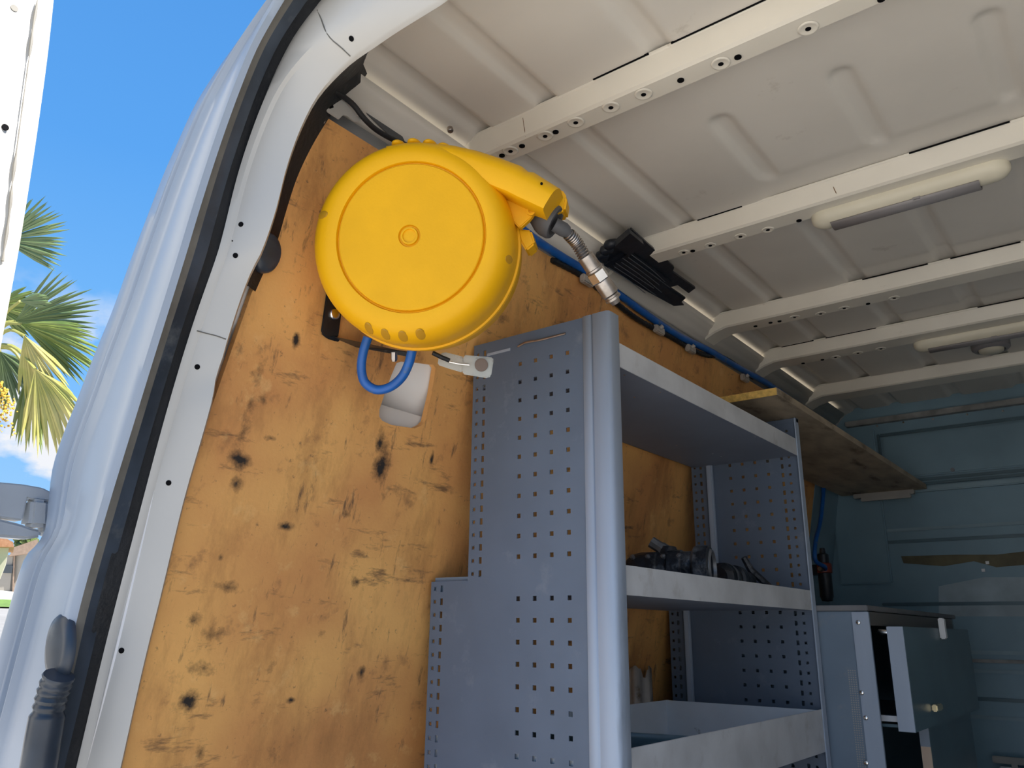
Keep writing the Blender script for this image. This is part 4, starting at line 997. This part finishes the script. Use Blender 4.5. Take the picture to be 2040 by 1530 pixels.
# long white bars low on the bulkhead
wbar = thing('steel_bar', 'pale steel bar low on the bulkhead beside the cabinet', 'bar')
za = onY(1900, 1500, 2.50).z
boxobj('bar', (.34, 2.48, za - .02), (.56, 2.50, za + .004), M_SLAT, wbar, .003)
boxobj('bar_foot', (.36, 2.48, za - .055), (.56, 2.495, za - .03), M_GALV, wbar, .003)
boxobj('link', (.40, 2.482, za - .04), (.42, 2.498, za - .01), M_SLAT, wbar)

# ================================================================== outside: palm, houses
palm = thing('fan_palm', 'fan palm with drooping green fronds and yellow flower stalks beyond the open door', 'palm tree')
PD = 7.0; ppm = PD / FPX
crw = atD(-25, 690, PD)
fx, fu, fd_ = Vector(M[0]), -Vector(M[1]), Vector(M[2])
def frond(hub, a0, a1, n, ln, m, droop=0.12, wid=.030, seed=0, depth=0.0, tilt=0.25):
    rd = random.Random(seed); bm = bmesh.new(); H = atD(hub[0], hub[1], PD + depth)
    hubv = bm.verts.new(H)
    prev_mid = None
    for i in range(n):
        f = i / (n - 1); ang = math.radians(a0 + (a1 - a0) * f + rd.uniform(-1.5, 1.5)); L = ln * ppm * (0.72 + 0.28 * math.sin(math.pi * (0.12 + 0.76 * f))) * rd.uniform(.9, 1.06)
        d = (fx * math.cos(ang) + fu * math.sin(ang)) ; side = (-fx * math.sin(ang) + fu * math.cos(ang)); outw = fd_ * (tilt * (f - .5) * 2 + rd.uniform(-.1, .1))
        pts = []
        for t in (0.0, .35, .62, .85, 1.0):
            q = H + d * (L * t) + outw * (L * t) * .5 - Vector((0, 0, 1)) * (droop * L * t ** 2.6)
            pts.append(q)
        w = wid * rd.uniform(.85, 1.15) ; ws = [0, w * .7, w, w * .55, 0]
        L1 = bm.verts.new(pts[1] + side * ws[1] * .5); C1 = bm.verts.new(pts[1] - fd_ * w * .25); R1_ = bm.verts.new(pts[1] - side * ws[1] * .5)
        bm.faces.new((hubv, C1, L1)); bm.faces.new((hubv, R1_, C1))
        pl, pc, pr_ = L1, C1, R1_
        for j in (2, 3):
            l = bm.verts.new(pts[j] + side * ws[j] * .5); c = bm.verts.new(pts[j] - fd_ * w * .22); r = bm.verts.new(pts[j] - side * ws[j] * .5)
            bm.faces.new((pl, pc, c, l)); bm.faces.new((pc, pr_, r, c)); pl, pc, pr_ = l, c, r
        tip = bm.verts.new(pts[4]); bm.faces.new((pl, pc, tip)); bm.faces.new((pc, pr_, tip))
    o = finish('frond', bm, m, palm)
    st_ = tubeobj('stalk', [crw, crw.lerp(H, .5) + Vector((0, 0, .10)), H], [.022, .016, .012], M_STALK, o, 6, 8)
    return o
frond((5, 478), 62, -32, 24, 132, M_LEAFB, .02, .034, 1, 0.0)
frond((30, 640), 48, -14, 17, 172, M_LEAFB, .05, .034, 2, .1)
frond((42, 645), 4, -48, 22, 172, M_LEAF, .10, .032, 3, -.1)
frond((40, 600), 20, -10, 6, 62, M_LEAFB, .02, .05, 4, -.15)
frond((48, 668), -38, -98, 12, 150, M_LEAFY, .05, .042, 5, -.2)
frond((70, 735), -28, -104, 18, 150, M_LEAFY, .22, .046, 6, -.25)
frond((55, 740), -60, -112, 13, 150, M_LEAF, .12, .040, 7, .05)
frond((80, 745), -22, -66, 9, 95, M_LEAFY, .10, .042, 8, .1)
frond((-10, 610), 30, -50, 16, 110, M_LEAF, .05, .040, 9, .25)
frond((0, 700), -20, -120, 18, 120, M_LEAFB, .12, .040, 10, .3)
tp = crw + Vector((0, 0, -.15)); g0 = Vector((tp.x - .05, tp.y - .02, gz(tp.x) - .02))
tubeobj('trunk', [g0, g0.lerp(tp, .5), tp, crw + Vector((0, 0, .1))], [.16, .13, .14, .07], M_TRUNK, palm, 12, 24)
rd = random.Random(11); bm = bmesh.new()
hub = atD(-15, 740, PD - .2)
for i in range(26):
    tipp = atD(rd.uniform(-25, 34), rd.uniform(765, 880), PD - .25 + rd.uniform(-.1, .1))
    for j in range(12):
        p = hub.lerp(tipp, .45 + .55 * j / 11) + Vector((rd.uniform(-.02, .02), rd.uniform(-.02, .02), rd.uniform(-.02, .02)))
        bmesh.ops.create_icosphere(bm, subdivisions=1, radius=rd.uniform(.006, .014), matrix=Matrix.Translation(p))
o = finish('flower_cluster', bm, M_FLOWER, palm); o['kind'] = 'stuff'
for i in range(4): tubeobj('flower_stalk', [crw, hub, atD(-20 + 14 * i, 840 - 8 * i, PD - .25)], [.012, .010, .004], M_STALK, palm, 6, 10)

def atG(u, v, d): return atD(u, v, d)
hs = thing('garage', 'low grey building with brown roof beyond the road', 'building')
hd0 = 30.0
dirn = (atD(40, 1180, hd0)); gx = dirn.x; base = gz(gx)
def hb(name, px, d, dep, m, par, bev=0):
    P = [atD(u, v, d) for u, v in px]
    f = Vector((ray(20, 1150))).normalized(); f.z = 0
    return prismobj(name, P, f * dep, m, par)
hb('wall', ((26, 1105), (70, 1098), (70, 1192), (18, 1192)), 30, 5, M_STUCCO2, hs)
hb('roof', ((18, 1108), (28, 1090), (75, 1074), (78, 1100), (60, 1102)), 29.7, 6, M_TILE2, hs)
hb('window', ((8, 1127), (26, 1127), (24, 1142), (5, 1141)), 29.9, .2, M_GLASSD, hs)
hb('wall_side', ((-60, 1105), (27, 1106), (24, 1192), (-60, 1192)), 30.0, 5, M_STUCCO2, hs)
hb('corner_post', ((27, 1106), (30, 1106), (27, 1192), (24, 1192)), 29.9, .2, M_TILE2, hs)
h2 = thing('house', 'sunlit cream house with terracotta roof at the left edge', 'house')
hb('wall', ((-80, 1085), (18, 1090), (12, 1120), (-2, 1155), (-80, 1155)), 24, 1.5, M_STUCCO, h2)
hb('roof', ((-80, 1060), (0, 1066), (26, 1080), (28, 1090), (-80, 1087)), 23.7, 2.2, M_TILE, h2)
bs = bmesh.new(); rd = random.Random(5)
for i in range(40):
    p = atD(rd.uniform(34, 72), rd.uniform(1062, 1090), 42 + rd.uniform(-2, 2)); bmesh.ops.create_icosphere(bs, subdivisions=1, radius=rd.uniform(.12, .3), matrix=Matrix.Translation(p))
bt = thing('shrub', 'green shrub showing behind the grey building', 'shrub')
o = finish('foliage', bs, M_BUSH, bt); o['kind'] = 'stuff'
p = atD(50, 1085, 42); tubeobj('stem', [Vector((p.x, p.y, gz(p.x))), p], [.15, .1], M_TRUNK, bt, 8)
